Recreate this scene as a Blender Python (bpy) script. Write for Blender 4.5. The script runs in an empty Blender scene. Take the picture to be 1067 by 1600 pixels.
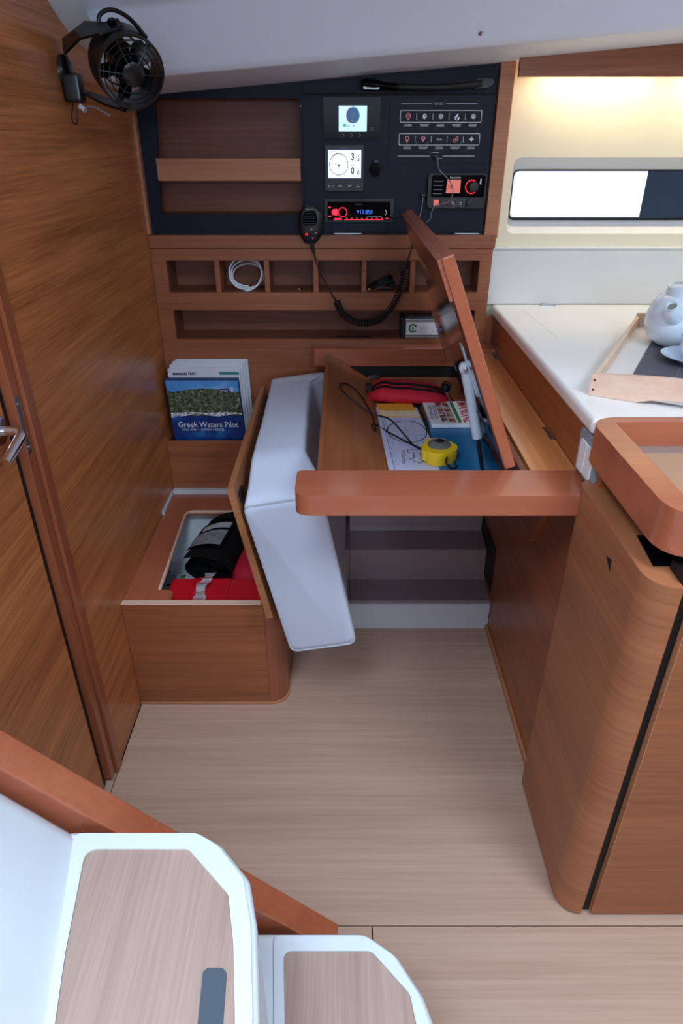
import bpy, bmesh, math, random
from mathutils import Vector, Matrix, noise
random.seed(7)
C = bpy.context.scene.collection
S = bpy.context.scene
R = math.radians

# ------------------------------------------------------------------ camera
cam = bpy.data.cameras.new('camera'); camo = bpy.data.objects.new('camera', cam); C.objects.link(camo)
cam.sensor_fit = 'VERTICAL'; cam.sensor_height = 36.0; cam.lens = 36.0 * 1030.0 / 1600.0
cam.clip_start = .02
camo.location = (0, 0, 1.30); camo.rotation_euler = (R(60.2), 0, 0)
S.camera = camo

# ------------------------------------------------------------------ world, light, exposure
w = bpy.data.worlds.new('daylight'); S.world = w; w.use_nodes = True
bg = w.node_tree.nodes['Background']; bg.inputs[0].default_value = (.76, .88, 1.0, 1); bg.inputs[1].default_value = 1.1
def area(name, loc, target, sx, sy, power, col):
    l = bpy.data.lights.new(name, 'AREA'); l.shape = 'RECTANGLE'; l.size = sx; l.size_y = sy
    l.energy = power; l.color = col
    o = bpy.data.objects.new(name, l); C.objects.link(o); o.location = loc
    o.rotation_euler = (Vector(target) - Vector(loc)).to_track_quat('-Z', 'Y').to_euler()
    return o
area('companionway_daylight', (-.50, .06, 2.25), (-.26, .46, .3), .85, .70, 29, (.66, .83, 1.0))
area('saloon_hatch_daylight', (.95, .02, 2.25), (.75, 1.3, .8), .62, .62, 24, (.76, .88, 1.0))
area('added_cabin_fill', (.35, -1.48, 1.50), (.1, 1.9, 1.45), 1.8, .36, 15, (.62, .80, 1.0))  # unseen fill added behind the camera to brighten ceiling and walls
S.view_settings.view_transform = 'Standard'; S.view_settings.look = 'None'
S.view_settings.gamma = 1; S.view_settings.use_curve_mapping = False
S.view_settings.exposure = .35

# ------------------------------------------------------------------ materials
def lin(c):
    return tuple(((x/255)/12.92 if x/255 <= .04045 else ((x/255+.055)/1.055)**2.4) for x in c) + (1,)
def mat(name, rgb, rough=.5, metal=0, coat=0, bump=0, bscale=300, vary=0, vscale=6):
    m = bpy.data.materials.new(name); m.use_nodes = True
    nt = m.node_tree; b = nt.nodes['Principled BSDF']
    b.inputs['Base Color'].default_value = lin(rgb); b.inputs['Roughness'].default_value = rough
    b.inputs['Metallic'].default_value = metal; b.inputs['Coat Weight'].default_value = coat
    tc = nt.nodes.new('ShaderNodeTexCoord')
    n = nt.nodes.new('ShaderNodeTexNoise'); n.inputs['Scale'].default_value = vscale; n.inputs['Detail'].default_value = 3
    nt.links.new(tc.outputs['Object'], n.inputs['Vector'])
    mx = nt.nodes.new('ShaderNodeMix'); mx.data_type = 'RGBA'
    c = lin(rgb); v = vary if vary else .03
    mx.inputs[6].default_value = tuple(x*(1-v) for x in c[:3]) + (1,)
    mx.inputs[7].default_value = tuple(min(1, x*(1+v)) for x in c[:3]) + (1,)
    nt.links.new(n.outputs['Fac'], mx.inputs[0]); nt.links.new(mx.outputs[2], b.inputs['Base Color'])
    if bump:
        n2 = nt.nodes.new('ShaderNodeTexNoise'); n2.inputs['Scale'].default_value = bscale
        nt.links.new(tc.outputs['Object'], n2.inputs['Vector'])
        bp = nt.nodes.new('ShaderNodeBump'); bp.inputs['Strength'].default_value = bump; bp.inputs['Distance'].default_value = .002
        nt.links.new(n2.outputs['Fac'], bp.inputs['Height']); nt.links.new(bp.outputs['Normal'], b.inputs['Normal'])
    return m
def wood(name, axis, dark, light, rough=.4, coat=0., scale=1.0, contrast=1.0, spec=.5, plank=0):
    m = bpy.data.materials.new(name); m.use_nodes = True
    nt = m.node_tree; b = nt.nodes['Principled BSDF']
    tc = nt.nodes.new('ShaderNodeTexCoord'); src = tc.outputs['Object']
    def mth(op, x, y):
        k = nt.nodes.new('ShaderNodeMath'); k.operation = op
        for i, q in enumerate((x, y)):
            if isinstance(q, (int, float)): k.inputs[i].default_value = q
            else: nt.links.new(q, k.inputs[i])
        return k.outputs[0]
    if axis == 3 or plank:
        sp = nt.nodes.new('ShaderNodeSeparateXYZ'); nt.links.new(src, sp.inputs[0]); cb = nt.nodes.new('ShaderNodeCombineXYZ')
    if axis == 3:      # veneer wrapped round an upright corner: grain runs level, round the bend
        nt.links.new(mth('SUBTRACT', sp.outputs[0], sp.outputs[1]), cb.inputs[0]); nt.links.new(sp.outputs[2], cb.inputs[2]); src = cb.outputs[0]; axis = 0
    if plank:          # each printed plank has its own tone and figure
        pid = mth('FLOOR', mth('DIVIDE', mth('ADD', sp.outputs[1], 5.03), plank), 0)
        wn = nt.nodes.new('ShaderNodeTexWhiteNoise'); wn.noise_dimensions = '1D'; nt.links.new(pid, wn.inputs['W'])
        nt.links.new(mth('ADD', sp.outputs[0], mth('MULTIPLY', wn.outputs['Value'], 7.0)), cb.inputs[0]); nt.links.new(sp.outputs[1], cb.inputs[1]); nt.links.new(mth('ADD', sp.outputs[2], mth('MULTIPLY', wn.outputs['Value'], 3.0)), cb.inputs[2]); src = cb.outputs[0]
    def noise_(s_long, s_cross, detail, off):
        mp = nt.nodes.new('ShaderNodeMapping'); sc = [s_cross]*3; sc[axis] = s_long
        mp.inputs['Scale'].default_value = sc; mp.inputs['Location'].default_value = (off, off*.7, off*1.3)
        n = nt.nodes.new('ShaderNodeTexNoise'); n.inputs['Scale'].default_value = 1; n.inputs['Detail'].default_value = detail
        n.inputs['Distortion'].default_value = .15
        nt.links.new(src, mp.inputs['Vector']); nt.links.new(mp.outputs[0], n.inputs['Vector'])
        return n
    a = noise_(3*scale, 130*scale, 3, 0); c = noise_(.9*scale, 16*scale, 2, 3.1); d = noise_(9*scale, 420*scale, 1, 7)
    s = mth('ADD', mth('MULTIPLY', a.outputs['Fac'], .42), mth('ADD', mth('MULTIPLY', c.outputs['Fac'], .4), mth('MULTIPLY', d.outputs['Fac'], .18)))
    if plank: s = mth('ADD', s, mth('MULTIPLY', mth('SUBTRACT', wn.outputs['Value'], .5), .13))
    rp = nt.nodes.new('ShaderNodeValToRGB')
    h = .16/contrast
    rp.color_ramp.elements[0].position = .5-h; rp.color_ramp.elements[1].position = .5+h
    rp.color_ramp.elements[0].color = lin(dark); rp.color_ramp.elements[1].color = lin(light)
    nt.links.new(s, rp.inputs[0]); nt.links.new(rp.outputs[0], b.inputs['Base Color'])
    b.inputs['Roughness'].default_value = rough; b.inputs['Coat Weight'].default_value = coat; b.inputs['Coat Roughness'].default_value = .15
    b.inputs['Specular IOR Level'].default_value = spec
    bp = nt.nodes.new('ShaderNodeBump'); bp.inputs['Strength'].default_value = .06; bp.inputs['Distance'].default_value = .001
    nt.links.new(a.outputs['Fac'], bp.inputs['Height']); nt.links.new(bp.outputs['Normal'], b.inputs['Normal'])
    return m
def emit(name, rgb, strength=1.):
    m = bpy.data.materials.new(name); m.use_nodes = True
    b = m.node_tree.nodes['Principled BSDF']; b.inputs['Base Color'].default_value = (.01, .01, .01, 1)
    b.inputs['Emission Color'].default_value = lin(rgb); b.inputs['Emission Strength'].default_value = strength
    b.inputs['Roughness'].default_value = .3
    return m
VD, VL = (134, 74, 40), (178, 110, 66)
M = dict(
    veneer_y=wood('veneer_along_wall', 1, (124, 64, 32), (170, 98, 54), .38, .1),
    wall=wood('bulkhead_veneer', 1, (146, 84, 44), (200, 128, 76), .36, .1, 1.8, 1.15),
    veneer_x=wood('veneer_across', 0, (128, 72, 44), (164, 98, 62), .42, .05),
    pillar=wood('pillar_veneer', 3, (138, 82, 52), (174, 110, 74), .45, .05, .8),
    pillar_x=wood('door_veneer', 3, (130, 76, 46), (164, 98, 62), .45, .05, .8),
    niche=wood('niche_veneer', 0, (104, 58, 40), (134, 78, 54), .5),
    shelfw=wood('shelf_fiddle_wood', 0, (164, 106, 72), (194, 134, 96), .5),
    trim_x=wood('solid_trim_across', 0, (156, 83, 56), (180, 103, 74), .25, .35, .5, .7),
    trim_y=wood('solid_trim_along', 1, (156, 83, 56), (180, 103, 74), .25, .35, .5, .7),
    trim_z=wood('solid_trim_upright', 2, (134, 72, 46), (156, 88, 60), .3, .25, .5, .7),
    ledge=wood('golden_ledge', 1, (184, 110, 60), (218, 148, 92), .28, .3, .7),
    desk_floor=wood('desk_floor', 1, (132, 74, 44), (160, 98, 60), .4, .1, .8),
    board=wood('seat_board', 1, (146, 92, 58), (176, 118, 78), .5),
    floor=wood('pale_sole', 0, (164, 131, 112), (200, 168, 148), .45, .03, .8, .6, plank=.128),
    tread=wood('pale_tread', 1, (150, 122, 110), (182, 156, 143), .55, 0, 1.7, .8),
    birch=wood('pale_beech', 0, (214, 172, 148), (236, 204, 184), .5, 0, .4, .8),
    birch_y=wood('pale_beech_side', 1, (226, 192, 166), (242, 214, 190), .5, 0, .4, .8),
    white=mat('white_gelcoat', (216, 224, 232), .25, 0, .2),
    liner=mat('white_liner', (206, 208, 216), .5),
    knee_shaded=mat('shaded_knee_liner', (146, 126, 128), .5),  # white liner darkened: shade under the desk put into the colour
    ceil=mat('grey_white_headliner', (228, 234, 250), .55, bump=.03),
    cream=mat('cream_wall', (238, 232, 208), .5),
    counter=mat('white_worktop', (240, 240, 238), .22, 0, .1),
    liner_w=mat('white_reveal', (226, 226, 226), .45),
    splash=mat('white_splashback', (228, 228, 226), .4),
    vinyl=mat('white_vinyl', (202, 210, 230), .5, bump=.05, bscale=500, vary=.03),
    seam=mat('vinyl_piping', (186, 190, 202), .5),
    navy=mat('navy_panel', (11, 19, 40), .5),
    navy2=mat('navy_switch_plate', (14, 20, 40), .5),
    black=mat('black_plastic', (16, 17, 20), .4, bump=.03),
    gloss=mat('gloss_black', (8, 9, 12), .16),
    fan=mat('fan_black', (14, 15, 18), .28),
    rubber=mat('black_rubber', (10, 10, 12), .55),
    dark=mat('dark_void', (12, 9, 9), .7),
    fabric=mat('black_fabric', (14, 15, 20), .85, bump=.3, bscale=700, vary=.15),
    chrome=mat('chrome', (225, 225, 230), .08, 1),
    steel=mat('steel', (170, 172, 178), .3, 1),
    alu=mat('brushed_aluminium', (190, 196, 198), .35, .8),
    red=mat('red_fabric', (196, 18, 48), .75, bump=.2, bscale=500, vary=.08),
    redcase=mat('red_plastic', (206, 14, 36), .4),
    yellow=mat('yellow_plastic', (240, 198, 28), .4),
    strutw=mat('pale_grey_paint', (200, 212, 226), .35),
    print_w=mat('white_print', (214, 218, 226), .6),
    print_g=mat('grey_print', (118, 122, 134), .6),
    print_pink=mat('pink_print', (226, 110, 130), .6),
    print_k=mat('black_print', (24, 24, 28), .6),
    print_navy=mat('navy_print', (22, 34, 84), .6),
    print_red=mat('red_print', (190, 30, 40), .6),
    print_green=mat('green_print', (60, 130, 60), .6),
    print_teal=mat('teal_print', (40, 120, 112), .6),
    paper=mat('white_paper', (224, 226, 234), .6),
    lilac=mat('lilac_plotter', (190, 194, 224), .35),
    orange=mat('orange_paper', (232, 160, 52), .6, vary=.12, vscale=40),
    bluefolder=mat('blue_folder', (0, 104, 156), .35),
    china=mat('white_china', (222, 236, 250), .1, 0, .3),
    chinain=mat('china_inside', (120, 126, 110), .5),
    slate=mat('slate_mat', (88, 88, 98), .7, bump=.1, bscale=300, vary=.1, vscale=14),
    traywhite=mat('white_tray_base', (232, 228, 226), .5),
    switchplate=mat('grey_switch_plate', (134, 150, 164), .35),
    switchw=mat('white_rocker', (240, 242, 246), .35),
    grip=mat('dark_grip_tape', (74, 86, 98), .9, bump=.3, bscale=900),
    sleeve=mat('plastic_sleeve', (206, 210, 220), .18),
    plasticbrown=mat('brown_cover_plate', (112, 62, 48), .25),
    hull=mat('dark_hull', (44, 54, 70), .3, vary=.3, vscale=5),
    outside=mat('white_topsides', (245, 248, 252), .5),
    strap=mat('white_strap', (222, 218, 224), .8),
    bluebinding=mat('blue_cloth_binding', (22, 40, 92), .5),
    scr_blue=emit('screen_pale_blue', (186, 220, 250), 1.0),
    scr_white=emit('screen_white', (235, 250, 255), 1.05),
    scr_ink=mat('screen_ink', (10, 30, 60), .5),
    scr_dial=emit('screen_dial', (10, 66, 120), .8),
    scr_green=emit('screen_green', (60, 170, 150), .8),
    led_red=emit('led_red', (255, 30, 60), 1.6),
    led_pink=emit('led_pink', (232, 120, 110), .62),
    led_blue=emit('led_blue', (60, 130, 255), 1.0),
    led_warm=emit('led_warm', (255, 236, 190), 3.0),
    icon_w=emit('icon_white', (200, 206, 222), .5),
    icon_pink=emit('icon_pink', (226, 120, 140), .45),
)
for k_ in ('navy', 'navy2', 'gloss'): M[k_].node_tree.nodes['Principled BSDF'].inputs['Specular IOR Level'].default_value = .25
M['gloss'].node_tree.nodes['Principled BSDF'].inputs['Specular IOR Level'].default_value = .07
# glass for the port
g = bpy.data.materials.new('port_glass'); g.use_nodes = True
gb = g.node_tree.nodes['Principled BSDF']; gb.inputs['Base Color'].default_value = (.95, .98, 1, 1)
gb.inputs['Transmission Weight'].default_value = 1; gb.inputs['Roughness'].default_value = .0; gb.inputs['IOR'].default_value = 1.05
M['glass'] = g
g2 = bpy.data.materials.new('clear_lens'); g2.use_nodes = True
gb = g2.node_tree.nodes['Principled BSDF']; gb.inputs['Base Color'].default_value = (.13, .13, .12, 1)
gb.inputs['Roughness'].default_value = .08; M['lens'] = g2
# cover photograph: hillside with noise
def speckle(name, ca, cb, cc, scale, pos=(.35, .55, .7)):
    m = bpy.data.materials.new(name); m.use_nodes = True; nt = m.node_tree; b = nt.nodes['Principled BSDF']
    tc = nt.nodes.new('ShaderNodeTexCoord'); n = nt.nodes.new('ShaderNodeTexNoise'); n.inputs['Scale'].default_value = scale; n.inputs['Detail'].default_value = 6
    rp = nt.nodes.new('ShaderNodeValToRGB'); e = rp.color_ramp.elements
    e[0].position = pos[0]; e[0].color = lin(ca); e[1].position = pos[1]; e[1].color = lin(cb)
    k = e.new(pos[2]); k.color = lin(cc)
    nt.links.new(tc.outputs['Object'], n.inputs['Vector']); nt.links.new(n.outputs['Fac'], rp.inputs[0]); nt.links.new(rp.outputs[0], b.inputs['Base Color'])
    b.inputs['Roughness'].default_value = .3
    return m
M['pic_hill'] = speckle('picture_hillside', (40, 58, 42), (104, 112, 84), (196, 190, 172), 120, (.40,.60,.74))
M['pic_town'] = speckle('picture_town', (110, 90, 96), (190, 186, 196), (240, 240, 244), 160, (.35, .5, .6))
M['pic_sky'] = speckle('picture_sky', (58, 122, 190), (84, 150, 212), (150, 190, 226), 9)
M['pic_sea'] = speckle('picture_sea', (10, 40, 104), (14, 58, 130), (24, 110, 176), 16, (.4, .58, .72))
M['cloudy'] = speckle('glass_painted_reflections', (10, 11, 15), (12, 14, 18), (40, 42, 50), 30, (.4, .55, .75))  # cloudy reflections painted into the glass colour; not applied

# ------------------------------------------------------------------ builders
ORG = {}
def finish(me, m, smooth=True, ang=38):
    me.materials.append(m)
    if smooth:
        me.shade_smooth(); me.set_sharp_from_angle(angle=R(ang))
def obj(name, bm, m, parent=None, smooth=True, ang=38):
    """link bm (world coordinates) as one mesh; under a parent it takes the thing's origin"""
    if parent is not None:
        bmesh.ops.translate(bm, verts=bm.verts, vec=-ORG[parent.name])
    bmesh.ops.recalc_face_normals(bm, faces=bm.faces)
    me = bpy.data.meshes.new(name); bm.to_mesh(me); bm.free(); finish(me, m, smooth, ang)
    o = bpy.data.objects.new(name, me); C.objects.link(o)
    if ang == 38: o.modifiers.new('flat_faces', 'WEIGHTED_NORMAL').keep_sharp = True
    if parent is not None: o.parent = parent; ORG[o.name] = ORG[parent.name]
    else: ORG[o.name] = Vector((0, 0, 0))
    return o
def thing(name, label, cat, loc, group=None):
    o = bpy.data.objects.new(name, None); C.objects.link(o); o.location = loc; o.empty_display_size = .05
    o['label'] = label; o['category'] = cat
    if group: o['group'] = group
    ORG[o.name] = Vector(loc); return o
def tag(o, label, cat, group=None):
    o['label'] = label; o['category'] = cat
    if group: o['group'] = group
    return o
def single(name, bm, m, label, cat, group=None, base=None):
    """a thing that is one mesh, its origin at its base"""
    co = [v.co for v in bm.verts]
    b = Vector(base) if base else Vector((sum(v.x for v in co)/len(co), sum(v.y for v in co)/len(co), min(v.z for v in co)))
    bmesh.ops.translate(bm, verts=bm.verts, vec=-b)
    o = obj(name, bm, m); o.location = b; ORG[o.name] = b
    return tag(o, label, cat, group)
def struct(name, bm, m, parent=None):
    o = obj(name, bm, m, parent)
    if parent is None: o['kind'] = 'structure'
    return o
def NB(): return bmesh.new()
def bev(bm, off, seg=2, ang=30, edges=None):
    ed = edges or [e for e in bm.edges if len(e.link_faces) == 2 and e.calc_face_angle(0) > R(ang)]
    if off > 0 and ed: bmesh.ops.bevel(bm, geom=ed, offset=off, segments=seg, profile=.5, affect='EDGES', clamp_overlap=True)
    return bm
def box(x0, x1, y0, y1, z0, z1, b=0, seg=2, into=None):
    bm = NB()
    r = bmesh.ops.create_cube(bm, size=1)
    for v in bm.verts:
        v.co = Vector(((x0+x1)/2 + v.co.x*(x1-x0), (y0+y1)/2 + v.co.y*(y1-y0), (z0+z1)/2 + v.co.z*(z1-z0)))
    bev(bm, b, seg)
    return merge(into, bm)
def merge(into, bm, mtx=None):
    if mtx is not None: bmesh.ops.transform(bm, matrix=mtx, verts=bm.verts)
    if into is None: return bm
    me = bpy.data.meshes.new('t'); bm.to_mesh(me); bm.free(); into.from_mesh(me); bpy.data.meshes.remove(me)
    return into
def fillet(pts, r, seg=6):
    n = len(pts); out = []
    rs = r if isinstance(r, (list, tuple)) else [r]*n
    for i in range(n):
        p = Vector(pts[i]); a = Vector(pts[i-1]); b = Vector(pts[(i+1) % n]); q = rs[i]
        if q <= 0: out.append(tuple(p)); continue
        d1 = (a-p).normalized(); d2 = (b-p).normalized(); ang = d1.angle(d2)
        t = min(q/math.tan(ang/2), (a-p).length*.49, (b-p).length*.49)
        p1 = p+d1*t; p2 = p+d2*t
        for k in range(seg+1):
            s = k/seg; out.append(tuple((1-s)**2*p1 + 2*s*(1-s)*p + s*s*p2))
    return out
FRONT = lambda y: Matrix(((1, 0, 0, 0), (0, 0, -1, y), (0, 1, 0, 0), (0, 0, 0, 1)))       # local (x,y) -> world (x,z), facing -Y
LEFTF = lambda x: Matrix(((0, 0, 1, x), (1, 0, 0, 0), (0, 1, 0, 0), (0, 0, 0, 1)))        # local (x,y) -> (Y,Z), facing +X
RIGHTF = lambda x: Matrix(((0, 0, -1, x), (-1, 0, 0, 0), (0, 1, 0, 0), (0, 0, 0, 1)))     # local (-Y,Z), facing -X
TOP = lambda z: Matrix.Translation((0, 0, z))
def plate(outer, holes, t, mtx, b=0, seg=2):
    """flat board with openings; its face lies in the plane of mtx and the thickness goes behind"""
    cu = bpy.data.curves.new('t', 'CURVE'); cu.dimensions = '2D'; cu.fill_mode = 'BOTH'; cu.extrude = t/2
    for loop in [outer] + list(holes):
        sp = cu.splines.new('POLY'); sp.points.add(len(loop)-1); sp.use_cyclic_u = True
        for p, q in zip(sp.points, loop): p.co = (q[0], q[1], 0, 1)
    o = bpy.data.objects.new('t', cu); me = bpy.data.meshes.new_from_object(o)
    bm = NB(); bm.from_mesh(me); bpy.data.objects.remove(o); bpy.data.curves.remove(cu); bpy.data.meshes.remove(me)
    bmesh.ops.remove_doubles(bm, verts=bm.verts, dist=1e-6)
    bmesh.ops.translate(bm, verts=bm.verts, vec=(0, 0, -t/2))
    if b: bev(bm, b, seg, 50)
    bmesh.ops.transform(bm, matrix=mtx, verts=bm.verts)
    return bm
def prism(pts, t, mtx, b=0, seg=2): return plate(pts, [], t, mtx, b, seg)
def tube(pts, r, seg=8, cap=True, closed=False, into=None):
    bm = NB(); P = [Vector(p) for p in pts]; n = len(P); rings = []
    rr = r if isinstance(r, (list, tuple)) else [r]*n
    nrm = None
    for i in range(n):
        a = P[i-1] if (i > 0 or closed) else P[i]; b = P[(i+1) % n] if (i < n-1 or closed) else P[i]
        t = (b-a).normalized()
        if nrm is None:
            nrm = t.orthogonal().normalized()
        nrm = (nrm - t*nrm.dot(t)).normalized(); bi = t.cross(nrm)
        rings.append([bm.verts.new(P[i] + (nrm*math.cos(2*math.pi*k/seg) + bi*math.sin(2*math.pi*k/seg))*rr[i]) for k in range(seg)])
    m = n if closed else n-1
    for i in range(m):
        A, B = rings[i], rings[(i+1) % n]
        for k in range(seg): bm.faces.new((A[k], A[(k+1) % seg], B[(k+1) % seg], B[k]))
    if cap and not closed: bm.faces.new(rings[0][::-1]); bm.faces.new(rings[-1])
    return merge(into, bm)
def spline(pts, n=8, closed=False):
    P = [Vector(p) for p in pts]; out = []; m = len(P)
    for i in range(m if closed else m-1):
        if closed: p0, p1, p2, p3 = P[i-1], P[i], P[(i+1) % m], P[(i+2) % m]
        else: p0, p1, p2, p3 = P[max(i-1, 0)], P[i], P[i+1], P[min(i+2, m-1)]
        for k in range(n):
            t = k/n
            out.append(.5*((2*p1) + (p2-p0)*t + (2*p0-5*p1+4*p2-p3)*t*t + (3*p1-p0-3*p2+p3)*t**3))
    if not closed: out.append(P[-1])
    return out
def lathe(prof, c, seg=32, axis=None, into=None):
    bm = NB(); rings = []
    for r, z in prof:
        if r < 1e-6: rings.append([bm.verts.new((0, 0, z))])
        else: rings.append([bm.verts.new((r*math.cos(2*math.pi*k/seg), r*math.sin(2*math.pi*k/seg), z)) for k in range(seg)])
    for A, B in zip(rings, rings[1:]):
        for k in range(seg):
            q = [A[k % len(A)], A[(k+1) % len(A)], B[(k+1) % len(B)], B[k % len(B)]]
            u = []
            [u.append(v) for v in q if v not in u]
            if len(u) > 2: bm.faces.new(u)
    mtx = Matrix.Translation(c)
    if axis is not None: mtx = mtx @ Vector(axis).to_track_quat('Z', 'Y').to_matrix().to_4x4()
    bmesh.ops.transform(bm, matrix=mtx, verts=bm.verts)
    return merge(into, bm)
def loft(sections, closed_ends=True, into=None):
    bm = NB(); rings = [[bm.verts.new(p) for p in s] for s in sections]; n = len(rings[0])
    for A, B in zip(rings, rings[1:]):
        for k in range(n): bm.faces.new((A[k], A[(k+1) % n], B[(k+1) % n], B[k]))
    if closed_ends: bm.faces.new(rings[0][::-1]); bm.faces.new(rings[-1])
    return merge(into, bm)
def ribbon(pts, wd, closed=False, into=None, z=0):
    """flat stroke in local xy"""
    bm = into or NB(); P = [Vector((p[0], p[1])) for p in pts]; n = len(P); L = []
    for i in range(n):
        a = P[i-1] if (i > 0 or closed) else P[i]; b = P[(i+1) % n] if (i < n-1 or closed) else P[i]
        d1 = (P[i]-a).normalized() if (P[i]-a).length > 1e-9 else (b-P[i]).normalized()
        d2 = (b-P[i]).normalized() if (b-P[i]).length > 1e-9 else d1
        t = (d1+d2); t = t.normalized() if t.length > 1e-6 else d1
        k = Vector((-t.y, t.x)); c = max(.4, abs(k.dot(Vector((-d1.y, d1.x)))))
        k = k*(wd/2/c)
        L.append((bm.verts.new((P[i].x+k.x, P[i].y+k.y, z)), bm.verts.new((P[i].x-k.x, P[i].y-k.y, z))))
    for i in range(n if closed else n-1):
        a, b = L[i], L[(i+1) % n]; bm.faces.new((a[0], a[1], b[1], b[0]))
    return bm
def disc(cx, cy, r, into=None, seg=20, z=0, ry=None):
    bm = into or NB(); bm.faces.new([bm.verts.new((cx+r*math.cos(2*math.pi*k/seg), cy+(ry or r)*math.sin(2*math.pi*k/seg), z)) for k in range(seg)]); return bm
def circ(cx, cy, r, seg=24, a0=0, a1=360, ry=None):
    full = abs(a1-a0) >= 360; n = seg if full else seg+1
    return [(cx+r*math.cos(R(a0+(a1-a0)*k/seg)), cy+(ry or r)*math.sin(R(a0+(a1-a0)*k/seg))) for k in range(n)]
def rect(x0, x1, y0, y1, into=None, z=0):
    bm = into or NB(); bm.faces.new([bm.verts.new(p) for p in ((x0, y0, z), (x1, y0, z), (x1, y1, z), (x0, y1, z))]); return bm
def poly(pts, into=None, z=0):
    bm = into or NB(); bm.faces.new([bm.verts.new((p[0], p[1], z)) for p in pts]); return bm
def rr(x0, x1, y0, y1, r, seg=5): return fillet([(x0, y0), (x1, y0), (x1, y1), (x0, y1)], r, seg)
def flat(name, bm, m, parent, mtx):
    bmesh.ops.transform(bm, matrix=mtx, verts=bm.verts)
    bmesh.ops.translate(bm, verts=bm.verts, vec=-ORG[parent.name])
    me = bpy.data.meshes.new(name); bm.to_mesh(me); bm.free(); me.materials.append(m)
    o = bpy.data.objects.new(name, me); C.objects.link(o); o.parent = parent; ORG[o.name] = ORG[parent.name]
    return o
def textbm(s, size, cx, cy, into=None, align='CENTER', bold=0, rot=0, sx=1, res=2, z=0):
    cu = bpy.data.curves.new('t', 'FONT'); cu.body = s; cu.size = size; cu.align_x = align; cu.align_y = 'CENTER'
    cu.offset = bold*size; cu.resolution_u = res
    o = bpy.data.objects.new('t', cu); me = bpy.data.meshes.new_from_object(o)
    bm = NB(); bm.from_mesh(me); bpy.data.objects.remove(o); bpy.data.curves.remove(cu); bpy.data.meshes.remove(me)
    mt = Matrix.Translation((cx, cy, z)) @ Matrix.Rotation(R(rot), 4, 'Z') @ Matrix.Diagonal((sx, 1, 1, 1))
    return merge(into, bm, mt) if into is not None else merge(None, bm, mt)
def screw(parent, p, axis, r=.0035):
    return obj('screw', lathe([(0, .0018), (r*.6, .0016), (r, .0005), (r, -.001)], p, 10, axis), M['steel'], parent)

# ================================================================== STRUCTURE
fl = struct('floor', box(-1.6, 2.6, -1.4, 1.9, -.06, -.022), M['dark'])
G = .0022
def sole(x0, x1, y0, y1): obj('floor_board', box(x0+G/2, x1-G/2, y0+G/2, y1-G/2, -.022, 0, .0012, 1), M['floor'], fl)
sole(-.5262, 1.6, .694, 1.70); sole(-.95, -.5262, .694, 1.06); sole(-.95, .058, -1.0, .694); sole(.058, 1.6, -1.0, .694)

wl = struct('wall_left', box(-.56, -.527, 1.064, 2.10, 0, 1.75, .001), M['wall'])
obj('wall_panel', box(-.56, -.545, -1.5, .25, 0, 1.15), M['veneer_y'], wl)
tr = struct('trim_1', box(-.56, -.5215, 1.0385, 1.066, 0.0, 1.9, .0015), M['trim_z'])
obj('door_jamb', box(-.575, -.528, 1.0105, 1.0345, .012, 1.9, .0015), M['trim_z'], tr)
obj('rubber_seal', box(-.57, -.5345, 1.030, 1.044, 0.0, 1.9), M['rubber'], tr)
obj('rubber_seal', box(-.60, -.544, .985, 1.0115, 0.0, 1.9), M['rubber'], tr)
obj('strike_plate', box(-.533, -.5274, 1.014, 1.028, .83, .93, .0005), M['steel'], tr)
screw(tr, (-.5272, 1.021, .918), (1, 0, 0)); screw(tr, (-.5272, 1.021, .842), (1, 0, 0))
d = struct('door_1', box(-.575, -.540, .25, .994, .012, 1.9, .003), M['wall'])
obj('handle_rose', lathe([(0, .009), (.022, .008), (.026, .003), (.026, 0)], (-.540, .957, .898), 28, (1, 0, 0)), M['chrome'], d)
lev = tube(spline([(-.538, .957, .898), (-.52, .957, .898), (-.503, .955, .898), (-.495, .944, .896), (-.495, .922, .889), (-.499, .888, .876)], 8),
           [.008]*17 + [.0085]*8 + [.009]*8 + [.009-.0003*k for k in range(8)], 14)
obj('lever_handle', lev, M['chrome'], d)

# ceiling: headliner rising towards the right
cm = NB()
prof = [(1.97, 1.386), (1.728, 1.404), (1.720, 1.407), (1.709, 1.419), (1.655, 1.514), (1.645, 1.524), (1.56, 1.575), (1.25, 1.71), (.95, 1.81), (.45, 1.86), (.45, 1.94), (1.97, 1.94)]
def csec(x): return [(x, y, z + (.0760*(x+.46)) * (1 if y > 1.4 else .4)) for y, z in prof]
ce = struct('ceiling', loft([csec(x) for x in (-.56, -.2, .2, .6, 1.0, 1.8, 2.8)]), M['ceil'])
obj('deckhead', plate([(-1.7, -1.55), (2.8, -1.55), (2.8, .47), (-1.7, .47)], [[(-.98, -.36), (-.06, -.36), (-.06, .44), (-.98, .44)], [(.62, -.32), (1.28, -.32), (1.28, .36), (.62, .36)]], .05, TOP(2.0)), M['ceil'], ce)
struct('wall_saloon', box(-1.7, 2.8, -1.60, -1.55, -.06, 2.0), M['veneer_x'])
struct('wall_right', box(2.75, 2.80, -1.55, 2.06, -.06, 2.0), M['cream'])
obj('headliner_flange', loft([[(-.529, y, z-.014+.0), (-.505, y, z-.008), (-.480, y, z+.004), (-.529, y, z+.03)] for y, z in ((1.70, 1.462), (1.66, 1.466), (1.59, 1.474), (1.51, 1.508), (1.30, 1.62))]), M['white'], ce)
screw(ce, (.293, 1.70, 1.484), (0, -.6, -.8), .005)

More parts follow.
